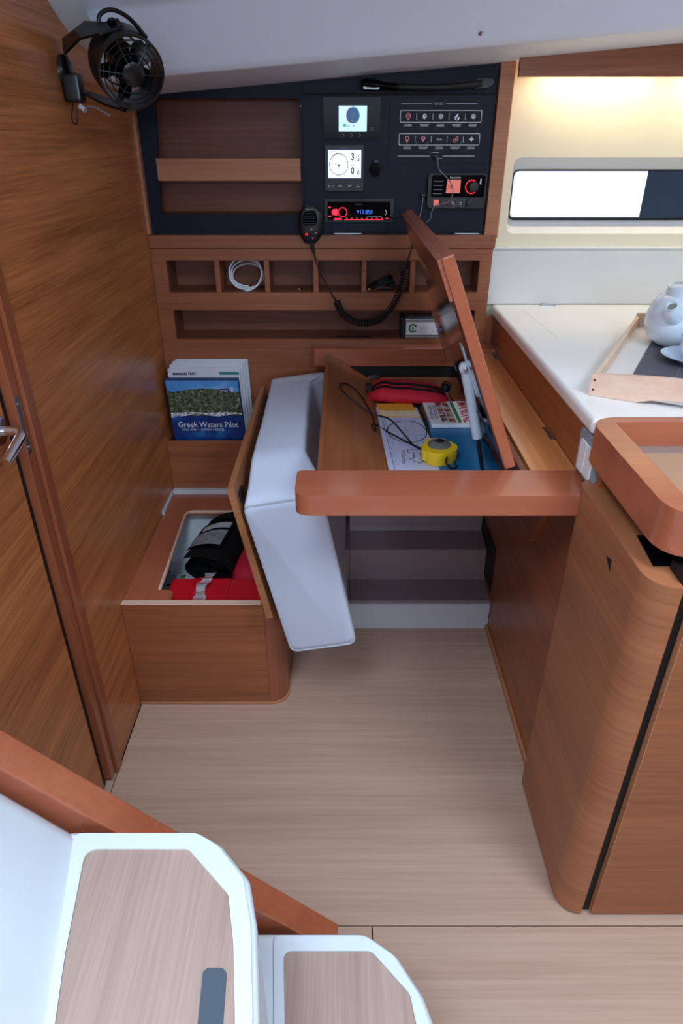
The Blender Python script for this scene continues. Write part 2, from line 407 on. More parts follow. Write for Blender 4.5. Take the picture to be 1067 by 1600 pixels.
# hull side behind the furniture, cream in the galley, with the long port
ww = plate([(.40, .80), (2.2, .80), (2.2, 1.70), (.40, 1.70)], [rr(.4575, 1.75, 1.0602, 1.247, .022)], .015, FRONT(1.98))
wb = struct('wall_back', ww, M['cream'])
rv = NB()
outer = rr(.4575, 1.75, 1.0602, 1.247, .022, 6); inner = rr(.478, 1.73, 1.089, 1.2135, .016, 6)
loftb = NB(); A = [loftb.verts.new((x, 1.9805, z)) for x, z in outer]; B = [loftb.verts.new((x, 2.06, z)) for x, z in inner]
for k in range(len(A)): loftb.faces.new((A[k], A[(k+1) % len(A)], B[(k+1) % len(B)], B[k]))
wi = struct('window_1', loftb, M['liner_w'])
obj('window_seal', plate([(x, z) for x, z in rr(.470, 1.74, 1.081, 1.221, .018)], [rr(.4800, 1.728, 1.0935, 1.2118, .014)], .012, FRONT(2.054)), M['rubber'], wi)
obj('glass_pane', box(.472, 1.738, 2.062, 2.066, 1.083, 1.22), M['glass'], wi)
obj('hull_skin', plate([(-.62, 0), (2.2, 0), (2.2, 1.9), (-.62, 1.9)], [rr(.465, 1.745, 1.075, 1.228, .018)], .03, FRONT(2.072)), M['liner'], wb)
# liner steps at the hull under the desk, their shade mixed into the colour
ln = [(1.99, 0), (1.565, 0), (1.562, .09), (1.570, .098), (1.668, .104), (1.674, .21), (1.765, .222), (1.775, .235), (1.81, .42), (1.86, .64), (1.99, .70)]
struct('trim_2', loft([[(x, y, z) for y, z in ln] for x in (.026, .442)]), M['knee_shaded'])
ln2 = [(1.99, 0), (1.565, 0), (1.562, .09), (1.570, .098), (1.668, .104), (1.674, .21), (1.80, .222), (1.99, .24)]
struct('trim_3', loft([[(x, y, z) for y, z in ln2] for x in (-.125, .025)]), M['knee_shaded'])
struct('trim_6', box(-.124, .4405, 1.559, 1.5645, .0005, .092, .001), M['liner'])  # added strip in plain liner white, standing for the lit plinth front
struct('trim_4', box(-.527, -.11, 1.813, 1.87, .0, .338, .004), M['liner'])
struct('trim_5', box(-.5275, -.521, 1.68, 1.813, .326, .34, .002), M['liner'])

# what the port looks out on
single('neighbouring_hull', loft([[(1.323, 3.2, -.6), (1.325, 3.2, 2.2), (2.30, 5.2, 2.4), (2.30, 5.2, -.6)], [(3.4, 3.2, -.6), (3.4, 3.2, 2.2), (3.4, 5.2, 2.4), (3.4, 5.2, -.6)]]), M['hull'],
       'dark blue-grey hull seen outside through the right end of the galley window', 'boat')
# ================================================================== INSTRUMENT PANEL
ip = thing('instrument_panel', 'navy blue instrument panel with an open wooden shelf niche on its left', 'panel', (-.07, 1.95, 1.064))
cz = lambda x: 1.386 + .0760*(x+.46)
nx0, nx1, nz0, nz1 = -.480, -.106, 1.112, 1.374
obj('panel_frame', plate([(-.526, 1.064), (.387, 1.064), (.387, cz(.387)), (-.526, cz(-.526))], [[(nx0-.008, nz0), (nx1, nz0), (nx1, 1.379), (nx0+.012, 1.379)]], .012, FRONT(1.950)), M['navy'], ip)
def niche(x0, x1, z0, z1, y0, y1, t=.006):
    bm = box(x0-t, x1+t, y1-t, y1, z0-t, z1+t)
    box(x0-t, x1+t, y0, y1-t, z0-t, z0, into=bm); box(x0-t, x1+t, y0, y1-t, z1, z1+t, into=bm)
    box(x0-t, x0, y0, y1-t, z0, z1, into=bm); box(x1, x1+t, y0, y1-t, z0, z1, into=bm); return bm
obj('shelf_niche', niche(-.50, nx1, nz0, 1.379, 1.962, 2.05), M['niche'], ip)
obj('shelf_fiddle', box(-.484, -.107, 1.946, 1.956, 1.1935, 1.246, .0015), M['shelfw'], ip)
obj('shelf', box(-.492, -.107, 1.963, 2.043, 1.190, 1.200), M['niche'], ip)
obj('lower_plate', plate(rr(-.098, .3845, 1.068, 1.3845, .003), [], .006, FRONT(1.9435), .001), M['navy'], ip)
obj('upper_plate', plate([(-.098, 1.388), (.3845, 1.388), (.3845, cz(.38)-.004), (-.098, cz(-.098)-.004)], [], .006, FRONT(1.9435), .001), M['navy'], ip)
sw = obj('switch_plate', plate(rr(.122, .370, 1.236, 1.379, .004), [], .003, FRONT(1.9405), .0006), M['navy2'], ip)
PF = FRONT(1.9400)
ink = NB()
ribbon([(.149, 1.3667), (.2255, 1.3667)], .0013, into=ink); ribbon([(.262, 1.3667), (.340, 1.3667)], .0013, into=ink)
ink = textbm('12V DC', .0075, .2437, 1.3667, ink)
ribbon([(.1455, 1.2512), (.228, 1.2512)], .0013, into=ink); ribbon([(.262, 1.2512), (.345, 1.2512)], .0013, into=ink)
ribbon(rr(.1487, .3535, 1.3265, 1.3525, .003), .0016, True, ink)
ribbon(rr(.1475, .3535, 1.2765, 1.3020, .003), .0016, True, ink)
for k in range(4):
    x = .1487+.041*(k+1); ribbon([(x, 1.3325), (x, 1.3465)], .0012, into=ink); ribbon([(x-.001, 1.2825), (x-.001, 1.2960)], .0012, into=ink)
for r0, z0 in ((1.3217, 1.3187), (1.2717, 1.2687)):
    for k in range(5):
        x = .169+.041*k
        for zz, wd in ((r0, .024 if k % 2 else .018), (z0, .02)):
            ribbon([(x-wd/2, zz), (x+wd/2, zz)], .0011, into=ink)
ribbon([(.232, 1.2595), (.252, 1.2595)], .0012, into=ink)
ink = textbm('Aux', .0085, .2505, 1.2893, ink)
ribbon(circ(.251, 1.2455, .002, 8), .0008, True, ink); ribbon([(.246, 1.2455), (.258, 1.2455)], .0008, into=ink); poly([(.258, 1.2440), (.261, 1.2455), (.258, 1.2470)], ink)
flat('white_markings', ink, M['print_w'], sw, PF)
ic = NB()
for k in (1, 2, 4):      # lamp symbols
    ic = NB(); x, z = .169+.041*k, 1.3395
    ribbon(circ(x, z, .0038, 14), .0012, True, ic)
    for a in range(0, 360, 45): ribbon([(x+.0046*math.cos(R(a)), z+.0046*math.sin(R(a))), (x+.0062*math.cos(R(a)), z+.0062*math.sin(R(a)))], .0012, into=ic)
    disc(x, z-.0012, .0016, ic)
    flat('switch_symbol', ic, M['icon_w'], sw, PF)
ic = NB(); x = .292; poly([(x-.006, 1.3375), (x, 1.3375), (x+.0035, 1.346), (x-.003, 1.342)], ic); ribbon(circ(x, 1.338, .006, 12, 180, 360), .0014, into=ic); disc(x+.003, 1.336, .0022, ic)
flat('switch_symbol', ic, M['icon_w'], sw, PF)
ic = NB(); x, z = .333, 1.2893
for a in range(0, 360, 90): ribbon([(x, z), (x+.0062*math.cos(R(a)), z+.0062*math.sin(R(a)))], .0013, into=ic)
ribbon([(x-.004, z), (x, z+.004), (x+.004, z), (x, z-.004)], .0011, True, ic)
flat('switch_symbol', ic, M['icon_w'], sw, PF)
ic = NB()
x, z = .169, 1.3395; ribbon([(x, z-.0075)] + circ(x, z+.0015, .0052, 14, -35, 215), .0013, True, ic); disc(x, z+.0015, .0016, ic)
flat('switch_symbol', ic, M['icon_pink'], sw, PF); ic = NB()
x, z = .168, 1.2893; ribbon(circ(x, z+.002, .0046, 12), .0013, True, ic); ribbon([(x-.002, z-.003), (x, z-.0075), (x+.002, z-.003)], .0014, into=ic); ribbon([(x-.003, z-.001), (x+.003, z-.001)], .001, into=ic)
flat('switch_symbol', ic, M['icon_pink'], sw, PF); ic = NB()
x = .209; ribbon([(x-.0055, z+.0025), (x, z-.005), (x+.0055, z+.0025)] + circ(x, z-.001, .0065, 6, 40, 140), .0013, True, ic); ribbon([(x-.002, z), (x+.003, z-.001)], .002, into=ic)
flat('switch_symbol', ic, M['icon_pink'], sw, PF); ic = NB()
x = .292; ribbon(circ(x-.002, z-.003, .0032, 10), .0012, True, ic); ribbon([(x+.001, z-.003), (x+.001, z+.005), (x+.006, z+.005), (x+.005, z)], .0013, into=ic); ribbon(circ(x+.004, z-.001, .002, 8), .001, True, ic)
flat('switch_symbol', ic, M['icon_pink'], sw, PF)
for x in (.193, .221, .306): flat('indicator_mark', ribbon(circ(x, 1.2815, .0018, 8), .0008, True), M['print_g'], sw, PF)
obj('usb_socket', box(.238, .251, 1.936, 1.941, 1.2462, 1.2545, .0008), M['black'], ip)
obj('panel_slot', box(-.09, .384, 1.9440, 1.9485, 1.3855, 1.3875), M['dark'], ip)
for x0, x1 in ((-.020, .055), (.31, .375)): obj('label_strip', box(x0, x1, 1.9405, 1.9432, 1.0635, 1.0662), M['print_w'], ip)
screw(ip, (-.103, 1.949, 1.362), (0, -1, 0), .003)

# wooden post and head rail framing the panel
po = single('panel_post', box(.389, .426, 1.935, 1.978, 1.0535, 1.47, .002), M['shelfw'], 'upright wooden post between the instrument panel and galley window', 'post')
single('panel_side_batten', box(-.5268, -.5262+.008, 1.925, 1.949, 1.064, 1.385, .001), M['shelfw'], 'thin upright wooden strip between left wall and navy panel', 'batten')

# ------- devices on the panel
DV = 'instruments on the navy panel'
t = thing('battery_monitor', 'glossy black battery monitor with a small pale blue dial screen', 'monitor', (.026, 1.943, 1.289), DV)
obj('glass_front', plate(rr(-.0455, .098, 1.289, 1.3805, .002), [], .006, FRONT(1.9365), .0008), M['gloss'], t)
s_ = flat('screen', rect(-.007, .0640, 1.3065, 1.3625), M['scr_blue'], t, FRONT(1.9360))
flat('dial_face', disc(.029, 1.3415, .0155, seg=28, ry=.0175), M['scr_dial'], s_, FRONT(1.9357))
k = NB(); ribbon([(.0275, 1.336), (.031, 1.3475)], .0016, into=k); k = textbm('e', .010, .027, 1.331, k, bold=.02); k = textbm('.0', .007, .0335, 1.330, k)
flat('dial_needle', k, M['print_w'], s_, FRONT(1.9354))
flat('dial_ring', ribbon(circ(.029, 1.3415, .0162, 20, -60, 100, .0182), .0016), M['scr_green'], s_, FRONT(1.9355))
flat('dial_ring', ribbon(circ(.029, 1.3415, .0162, 20, 110, 240, .0182), .0016), M['print_pink'], s_, FRONT(1.9355))
k = rect(.004, .012, 1.317, 1.323); flat('status_mark', k, M['scr_green'], s_, FRONT(1.9357))
k = NB(); ribbon([(.0155, 1.3185), (.021, 1.3185)], .0014, into=k); ribbon([(.028, 1.3185), (.033, 1.3185)], .0014, into=k); flat('status_text', k, M['print_g'], s_, FRONT(1.9357))
k = NB()
ribbon([(.074, 1.357), (.081, 1.357), (.082, 1.354)], .0008, into=k); ribbon([(.078, 1.345), (.079, 1.345)], .001, into=k); ribbon([(.078, 1.334), (.079, 1.334)], .001, into=k); ribbon(rr(.075, .083, 1.309, 1.315, .001), .0008, True, k)
flat('button_marks', k, M['print_g'], t, FRONT(1.9362))
for x in (.004, .026, .046): flat('arrow_mark', ribbon([(x-.003, 1.303), (x+.003, 1.2985), (x-.003, 1.294)], .0012), M['print_g'], t, FRONT(1.9362))

t = thing('wind_display', 'square black wind display with a white lit dial screen reading 3.5 and 0.0', 'display', (.008, 1.943, 1.17), DV)
obj('housing', plate(rr(-.0425, .0575, 1.1700, 1.2765, .005), [], .012, FRONT(1.931), .002), M['black'], t)
flat('maker_name', textbm('Raymarine', .0052, .008, 1.2708), M['print_g'], t, FRONT(1.9303))
flat('screen_surround', rect(-.0358, .0522, 1.1995, 1.2668), M['scr_dial'], t, FRONT(1.9304))
s_ = flat('screen', rect(-.0340, .0505, 1.2015, 1.2655), M['scr_white'], t, FRONT(1.9301))
k = NB(); cx, cz_ = -.007, 1.2325
ribbon(circ(cx, cz_, .0245, 36), .0013, True, k)
for a in range(0, 360, 15): ribbon([(cx+.0245*math.cos(R(a)), cz_+.0245*math.sin(R(a))), (cx+.0222*math.cos(R(a)), cz_+.0222*math.sin(R(a)))], .0010, into=k)
disc(cx, cz_-.0015, .0026, k, 12)
k = textbm('3', .0225, .0290, 1.2495, k, bold=.03, sx=.74); k = textbm('.5', .0155, .0425, 1.2455, k, bold=.015, sx=.8)
k = textbm('0', .0225, .0290, 1.2175, k, bold=.03, sx=.74); k = textbm('.0', .0155, .0425, 1.2135, k, bold=.015, sx=.8)
k = textbm('00', .0085, cx, 1.2245, k, sx=.8)
for a, s in ((90, '0'), (60, '30'), (30, '60'), (0, '90'), (-30, '120'), (-60, '150'), (-90, '180'), (120, '30'), (150, '60'), (180, '90'), (210, '120'), (240, '150')):
    k = textbm(s, .0042, cx+.0178*math.cos(R(a)), cz_+.0178*math.sin(R(a)), k, res=1)
ribbon([(-.031, 1.2617), (-.012, 1.2617)], .001, into=k); ribbon([(.024, 1.2617), (.034, 1.2617)], .0008, into=k); ribbon([(.024, 1.2300), (.034, 1.2300)], .0008, into=k)
flat('screen_figures', k, M['scr_ink'], s_, FRONT(1.9298))
flat('port_sector', ribbon(circ(cx, cz_, .0248, 10, 95, 140), .0016), M['print_red'], s_, FRONT(1.9296))
flat('starboard_sector', ribbon(circ(cx, cz_, .0248, 10, 40, 85), .0016), M['scr_green'], s_, FRONT(1.9296))
k = NB()
ribbon(rr(-.034, -.030, 1.180, 1.184, .001), .0008, True, k); ribbon(rr(-.025, -.021, 1.180, 1.184, .001), .0008, True, k)
ribbon([(-.008, 1.180), (-.003, 1.1852), (.002, 1.180)], .0014, into=k); ribbon([(.016, 1.1852), (.021, 1.180), (.026, 1.1852)], .0014, into=k)
ribbon([(.039, 1.1805), (.048, 1.1805)], .0016, into=k); ribbon([(.042, 1.185), (.044, 1.185)], .0012, into=k)
flat('button_symbols', k, M['print_w'], t, FRONT(1.9303))

t = thing('power_socket', 'small round black power socket with a raised cap beside the wind display', 'socket', (.090, 1.943, 1.225), DV)
obj('socket_body', lathe([(.0, .010), (.010, .010), (.0115, .012), (.0145, .010), (.0165, .003), (.0165, 0)], (.089, 1.943, 1.222), 24, (0, -1, 0)), M['black'], t)
obj('cap', prism(fillet([(.079, 1.205), (.098, 1.205), (.0985, 1.226), (.089, 1.234), (.079, 1.226)], .006), .006, FRONT(1.928), .002), M['gloss'], t)
obj('hinge', box(.083, .097, 1.930, 1.942, 1.234, 1.244, .002), M['black'], t)

t = thing('car_stereo', 'narrow black car stereo with red buttons and a blue digit display', 'stereo', (.047, 1.943, 1.096), DV)
obj('frame', plate(rr(-.0455, .1395, 1.0945, 1.1510, .003), [rr(-.037, .131, 1.100, 1.1450, .002)], .010, FRONT(1.934), .0012), M['black'], t)
fc = obj('faceplate', plate(rr(-.0365, .1305, 1.1005, 1.1445, .002), [], .012, FRONT(1.928), .001), M['gloss'], t)
SF = FRONT(1.9276)
k = NB(); ribbon(circ(.003, 1.1195, .0115, 24), .0012, True, k); k = textbm('|||', .006, -.02, 1.119, k)
poly(fillet([(-.026, 1.1135), (-.010, 1.1115), (-.010, 1.128), (-.026, 1.126)], .004), k)
for z in (1.1085, 1.1300): rect(-.035, -.028, z, z+.0025, k)
rect(-.020, .001, 1.0995+.0015, 1.1050, k); rect(.008, .112, 1.1008, 1.1026, k); rect(.118, .127, 1.1025, 1.1050, k)
for x in range(8): ribbon([(.012+x*.0135, 1.1045), (.016+x*.0135, 1.1045)], .0016, into=k)
flat('red_buttons', k, M['led_red'], fc, SF)
obj('volume_knob', lathe([(0, .008), (.009, .0075), (.0105, 0)], (.003, 1.928, 1.1195), 24, (0, -1, 0)), M['gloss'], fc)
flat('display_digits', textbm('917.850', .0155, .062, 1.1195, bold=-.004, sx=.85), M['led_blue'], fc, SF)
flat('next_mark', ribbon([(.117, 1.1255), (.121, 1.119), (.117, 1.1125)], .0018), M['print_w'], fc, SF)
flat('station_strip', rect(.068, .108, 1.1075, 1.1098), M['print_g'], fc, SF); flat('maker_name', textbm('Pioneer', .0055, .046, 1.139), M['print_g'], fc, SF)

t = thing('vhf_radio', 'black marine radio with an orange-lit screen and a red-ringed knob', 'radio', (.305, 1.943, 1.128), DV)
rb = obj('housing', plate(rr(.2265, .3800, 1.1285, 1.2125, .012), [], .018, FRONT(1.925), .004, 3), M['black'], t)
RF = FRONT(1.9246)
obj('fascia', plate(rr(.236, .376, 1.156, 1.2085, .006), [], .003, FRONT(1.9235), .0005), M['gloss'], rb)
for k in range(4): obj('speaker_slot', box(.2405, .267-.001*k, 1.9222, 1.9238, 1.1925-.0095*k, 1.1945-.0095*k), M['print_g'], rb)
flat('screen', poly([(.2745, 1.1660), (.3115, 1.1660), (.3115, 1.1975), (.2765, 1.1975)]), M['led_pink'], t, FRONT(1.9229))
flat('screen_figures', textbm('16', .017, .284, 1.182, sx=.7), M['print_red'], t, FRONT(1.9226))
flat('maker_name', textbm('Raymarine', .0068, .297, 1.2025, bold=.02), M['print_w'], t, FRONT(1.9229))
obj('tuning_knob', lathe([(0, .016), (.011, .0155), (.0125, .013), (.0135, 0)], (.345, 1.9235, 1.181), 28, (0, -1, 0)), M['black'], t)
flat('lit_ring', ribbon(circ(.341, 1.181, .0158, 30, 60, 330), .0018), M['led_red'], t, FRONT(1.9226))
k = NB(); rect(.244, .258, 1.1350, 1.1500, k); flat('distress_cover', k, M['led_pink'], t, FRONT(1.9243))
k = NB()
for x in (.2785, .299, .318): ribbon(rr(x-.007, x+.007, 1.1335, 1.1505, .002), .0005, True, k)
flat('button_outlines', k, M['print_g'], t, FRONT(1.9244))
k = NB(); ribbon(circ(.295, 1.1435, .0025, 10), .0009, True, k); ribbon([(.298, 1.1385), (.302, 1.1385)], .0012, into=k); rect(.3135, .3185, 1.142, 1.1445, k); ribbon([(.3135, 1.138), (.3185, 1.138)], .0012, into=k); flat('button_symbols', k, M['print_w'], t, FRONT(1.9242))
flat('red_key', rect(.273, .2835, 1.1410, 1.1445), M['print_red'], t, FRONT(1.9242))
obj('small_knob', lathe([(0, .010), (.0075, .0095), (.0085, 0)], (.338, 1.924, 1.1425), 18, (0, -1, 0)), M['black'], t)
flat('painted_reflection', poly([(.361, 1.187), (.3655, 1.187), (.3655, 1.200), (.3625, 1.200)]), M['print_w'], t, FRONT(1.9229))  # glint on the fascia drawn as a white patch

t = thing('usb_cable', 'thin dark cable hanging from the port above the marine radio', 'cable', (.245, 1.93, 1.25))
obj('plug', box(.2405, .2490, 1.919, 1.937, 1.2445, 1.2515, .001), M['black'], t)
obj('wire', tube(spline([(.245, 1.919, 1.247), (.247, 1.913, 1.235), (.253, 1.914, 1.22), (.268, 1.915, 1.207), (.283, 1.913, 1.193), (.291, 1.912, 1.175), (.289, 1.912, 1.157), (.281, 1.914, 1.147), (.262, 1.914, 1.140), (.246, 1.917, 1.135), (.239, 1.92, 1.118), (.239, 1.925, 1.105), (.228, 1.93, 1.094)], 6), .0013, 6), M['print_g'], t)
t = thing('aux_cable', 'short grey lead with a plug hanging at left of the marine radio', 'cable', (.2, 1.93, 1.16))
obj('plug', box(.209, .223, 1.931, 1.9425, 1.156, 1.164, .002), M['black'], t)
obj('wire', tube(spline([(.216, 1.933, 1.157), (.215, 1.930, 1.14), (.212, 1.93, 1.118), (.205, 1.93, 1.095), (.203, 1.93, 1.07)], 6), .0015, 6), M['print_g'], t)
single('stereo_lead', tube(spline([(.131, 1.926, 1.108), (.142, 1.918, 1.105), (.152, 1.916, 1.112), (.165, 1.922, 1.118), (.18, 1.93, 1.112), (.195, 1.93, 1.09), (.20, 1.932, 1.07)], 6), .0014, 6), M['rubber'],
       'thin black lead plugged into the right end of the car stereo', 'cable')
# reading lamp
t = thing('reading_lamp', 'black flexible reading lamp folded along the top of the navy panel', 'lamp', (.22, 1.94, 1.40))
obj('lamp_base', prism(fillet([(.326, 1.397), (.360, 1.400), (.375, 1.409), (.371, 1.418), (.335, 1.419), (.325, 1.413)], .006), .022, FRONT(1.922), .005), M['black'], t)
obj('flexible_arm', tube(spline([(.342, 1.914, 1.409), (.31, 1.912, 1.405), (.26, 1.912, 1.401), (.20, 1.912, 1.400), (.14, 1.912, 1.4015), (.10, 1.912, 1.4025)], 8), .0075, 10), M['rubber'], t)
obj('lamp_head', tube([(.14, 1.912, 1.4005), (.115, 1.912, 1.402), (.10, 1.912, 1.403), (.085, 1.912, 1.4045), (.06, 1.912, 1.407), (.048, 1.912, 1.408)], [.0078, .0085, .009, .012, .0125, .010], 14), M['gloss'], t)
obj('lens', prism(fillet([(.054, 1.396), (.088, 1.3945), (.094, 1.399), (.06, 1.402), (.052, 1.401)], .002), .008, FRONT(1.902), .002), M['lens'], t)

# microphone on its clip with the coiled cord
t = thing('radio_microphone', 'black hand microphone clipped below the navy panel with a coiled cord', 'microphone', (-.084, 1.93, 1.05))
mb = NB(); secs = []
for k in range(13):
    s = k/12; z = 1.044 + .092*s
    wd = .031*(1-abs(2*s-1)**3.2*.55)*(1.0 + .10*s); dp = .012*(1-abs(2*s-1)**4*.6)
    secs.append([(-.0845 + .003*math.sin(s*3) + wd*math.copysign(abs(math.cos(a))**.7, math.cos(a)), 1.917 + dp*math.copysign(abs(math.sin(a))**.7, math.sin(a)), z) for a in [2*math.pi*q/20 for q in range(20)]])
body = obj('microphone_body', loft(secs), M['black'], t)
obj('mounting_clip', lathe([(0, .012), (.014, .012), (.014, 0)], (-.0845, 1.942, 1.10), 16, (0, -1, 0)), M['black'], t)
obj('grille', prism(fillet([(-.1035, 1.088), (-.064, 1.090), (-.066, 1.126), (-.101, 1.124)], .012), .004, FRONT(1.9035), .001), M['gloss'], body)
for k in range(5): obj('grille_slot', box(-.100, -.068, 1.9024, 1.9036, 1.093+.0062*k, 1.0950+.0062*k), M['rubber'], body)
flat('maker_name', textbm('Raymarine', .0050, -.083, 1.1285), M['print_w'], body, FRONT(1.9040))
k = NB(); ribbon([(-.083, 1.0785), (-.080, 1.0820), (-.077, 1.0785)], .0013, into=k); ribbon([(-.080, 1.0595), (-.077, 1.0560), (-.074, 1.0595)], .0013, into=k); ribbon([(-.071, 1.0705), (-.065, 1.0715)], .0014, into=k)
flat('key_symbols', k, M['icon_pink'], body, FRONT(1.9036))
flat('red_key', ribbon(rr(-.0965, -.0915, 1.0655, 1.0695, .001), .0011, True), M['led_red'], body, FRONT(1.9036))
obj('strain_relief', tube([(-.082, 1.917, 1.048), (-.079, 1.916, 1.034), (-.0755, 1.915, 1.018)], [.0065, .0052, .0035], 10), M['rubber'], t)
lead = tube(spline([(-.0755, 1.915, 1.02), (-.065, 1.905, .985), (-.045, 1.90, .945), (-.015, 1.90, .893)], 6), .0023, 7)
tube(spline([(.174, 1.90, .975), (.180, 1.905, 1.0), (.190, 1.91, 1.03), (.20, 1.93, 1.062)], 6), .0023, 7, into=lead)
obj('cord', lead, M['rubber'], t)
path = spline([(-.0125, 1.90, .893), (-.005, 1.90, .872), (.012, 1.90, .851), (.040, 1.90, .836), (.072, 1.90, .832), (.102, 1.90, .840), (.128, 1.90, .860), (.149, 1.90, .890), (.163, 1.90, .922), (.171, 1.90, .950), (.174, 1.90, .978)], 10)
hel = []; turns = 44; N = turns*9
for i in range(N+1):
    f = i/N*(len(path)-1); a = min(int(f), len(path)-2); p = path[a].lerp(path[a+1], f-a); tg = (path[a+1]-path[a]).normalized()
    n1 = Vector((0, 1, 0)); n2 = tg.cross(n1); ang = 2*math.pi*turns*i/N
    hel.append(p + (n1*math.cos(ang) + n2*math.sin(ang))*.0084)
obj('coiled_cord', tube(hel, .0025, 5), M['rubber'], t)

# ================================================================== SHELF UNIT UNDER THE PANEL
su = thing('pigeonhole_unit', 'wooden back unit with a row of six pigeonholes above one long slot', 'shelf unit', (-.05, 1.93, .30))
DX = [-.347, -.209, -.072, .063, .199]
obj('face_panel', plate([(-.5265, .30), (.4165, .30), (.4165, 1.0285), (-.5265, 1.0285)], [rr(-.4865, .3835, .9115, .9972, .001, 1), rr(-.4830, .3835, .7790, .8617, .001, 1)], .016, FRONT(1.930), .0008, 1), M['veneer_x'], su)
obj('end_filler', box(.4170, .4405, 1.9345, 1.9595, .70, .8415, .001), M['veneer_x'], su)
obj('head_rail', box(-.5265, .4200, 1.925, 1.949, 1.0305, 1.0625, .0015), M['veneer_x'], su)
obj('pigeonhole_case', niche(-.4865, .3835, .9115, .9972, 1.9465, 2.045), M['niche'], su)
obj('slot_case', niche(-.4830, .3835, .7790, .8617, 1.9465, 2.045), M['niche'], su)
for x in DX: obj('divider', box(x-.0068, x+.0068, 1.934, 2.038, .9116, .9971), M['veneer_x'], su)

t = thing('white_hose', 'coil of thin white hose standing in the second pigeonhole from the left', 'hose', (-.272, 1.97, .9115))
hp = []
for i in range(3*32+1):
    a = 2*math.pi*i/32 - math.pi/2; r = .0475 - .0006*(i/32); e = .12*(i/32)
    hp.append((-.275 + r*math.cos(a)+.002*(i/32), 1.962+.012*(i/32)+.022*math.sin(a)*.6, .9150+.0445 - .005*(i/32) + (r - .0065*(i/32))*math.sin(a)))
obj('hose_loops', tube(hp, .0026, 8), M['white'], t)
t = thing('black_cable_coil', 'tangled coil of black cable lying in the fifth pigeonhole from the left', 'cable', (.12, 1.97, .9115))
cp = []
for i in range(7*20+1):
    a = 2*math.pi*i/20; j = i//20
    cp.append((.118 + (.034-.0022*j)*math.cos(a)+.003*math.sin(j*2), 1.965+(.010+.001*j)*math.sin(a)+.002*j-.006, .9135+.0035+.0024*j + .019*(1+math.sin(a+.3*j))*.5))
obj('cable_loops', tube(cp, .0024, 7), M['rubber'], t)
obj('cable_tail', tube(spline([(.085, 1.94, .9148), (.098, 1.945, .917), (.115, 1.95, .922), (.14, 1.945, .92)], 6), .002, 6), M['led_pink'] if 0 else M['plasticbrown'], t)
for x, lb in ((-.122, 'small brass hook in the third pigeonhole from the left'), (.077, 'small brass hook in the fifth pigeonhole beside black cable')):
    single('brass_hook', tube(spline([(x-.003, 1.942, .9122), (x, 1.942, .918), (x+.003, 1.942, .919), (x+.004, 1.942, .915)], 5), .0016, 6), mat('brass', (206, 170, 90), .3, 1), lb, 'hook')
t = thing('charger_box', 'silver electronics box with a round green logo lying in the long slot', 'electronics box', (.27, 1.95, .779))
obj('case', box(.186, .300, 1.938, 2.00, .7805, .836, .002), M['alu'], t)
obj('end_cap', box(.174, .187, 1.934, 2.004, .7795, .839, .002), M['black'], t)
for z in (.786, .829): obj('cooling_rib', box(.188, .300, 1.9365, 1.9385, z, z+.0022), M['black'], t)
LF = FRONT(1.9375)
lab = flat('label_plate', rect(.190, .298, .790, .826), M['paper'], t, LF)
k = ribbon(circ(.2085, .809, .0105, 24, 20, 330), .0055); k = textbm('e', .017, .2085, .8095, k, bold=.02); flat('green_logo', k, M['print_green'], lab, FRONT(1.9372))
k = textbm('CE', .0075, .268, .800, bold=.01); ribbon(circ(.281, .800, .003, 10), .0008, True, k)
for z in (.798, .803, .808, .813): ribbon([(.226, z), (.250, z)], .0008, into=k)
flat('label_text', k, M['print_g'], lab, FRONT(1.9372))
single('loose_cable', tube(spline([(-.015, 1.955, .7803), (.0, 1.945, .7835), (.03, 1.94, .7845), (.06, 1.942, .7832), (.085, 1.95, .7805)], 6), .002, 6), M['rubber'], 'short black cable lying in the long slot left of the silver box', 'cable')

# book holder
bh = thing('book_holder', 'open wooden book holder below the pigeonholes at left', 'book holder', (-.39, 1.88, .338))
obj('front_panel', box(-.5265, -.262, 1.830, 1.842, .3385, .497, .001), M['veneer_x'], bh)
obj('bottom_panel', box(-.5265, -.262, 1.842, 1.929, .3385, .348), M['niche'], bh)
obj('side_panel', box(-.272, -.262, 1.842, 1.929, .348, .497, .001), M['veneer_x'], bh)
obj('side_panel', box(-.5265, -.5215, 1.842, 1.929, .348, .4975, .0005), M['veneer_x'], bh)
BK = 'pilot books in the wooden holder'
def book(name, x0, wd, y0, th, z0, ht, cover, lean, label, shift=0, tall=.0):
    t = thing(name, label, 'book', (x0, y0, z0), BK)
    def bx(a, b, c, d, e, f, bv=.0008):
        bm = box(a, b, c, d, e, f, bv, 1)
        for v in bm.verts:
            q = v.co.z - z0; v.co.y += q*lean; v.co.x += q*shift
        return bm
    obj('page_block', bx(x0+.003, x0+wd-.003, y0+.002, y0+th-.002, z0+.002, z0+ht-.003), M['paper'], t)
    f = obj('front_cover', bx(x0, x0+wd, y0, y0+.002, z0, z0+ht), cover, t)
    obj('back_cover', bx(x0, x0+wd, y0+th-.002, y0+th, z0, z0+ht), cover, t)
    obj('spine', bx(x0, x0+.0025, y0+.002, y0+th-.002, z0, z0+ht), cover, t)
    return t, f
def covermat(x0, y0, z0, lean, shift):
    # local (x,y) on the cover, leaning back
    return Matrix(((1, shift, 0, x0), (0, lean, -1, y0-.0006), (0, 1, 0, z0), (0, 0, 0, 1)))
LN, SH = .03, -.05
bw, bz, bht = .2155, .3482, .334
t, f = book('pilot_book', -.4995, bw, 1.8475, .014, bz, bht, M['bluebinding'], LN, 'blue hardback with a harbour photograph and the title Greek Waters Pilot', SH)
CM = lambda d=0: covermat(-.4995, 1.8475-d, bz, LN, SH)
y0b = .145  # where the holder hides it
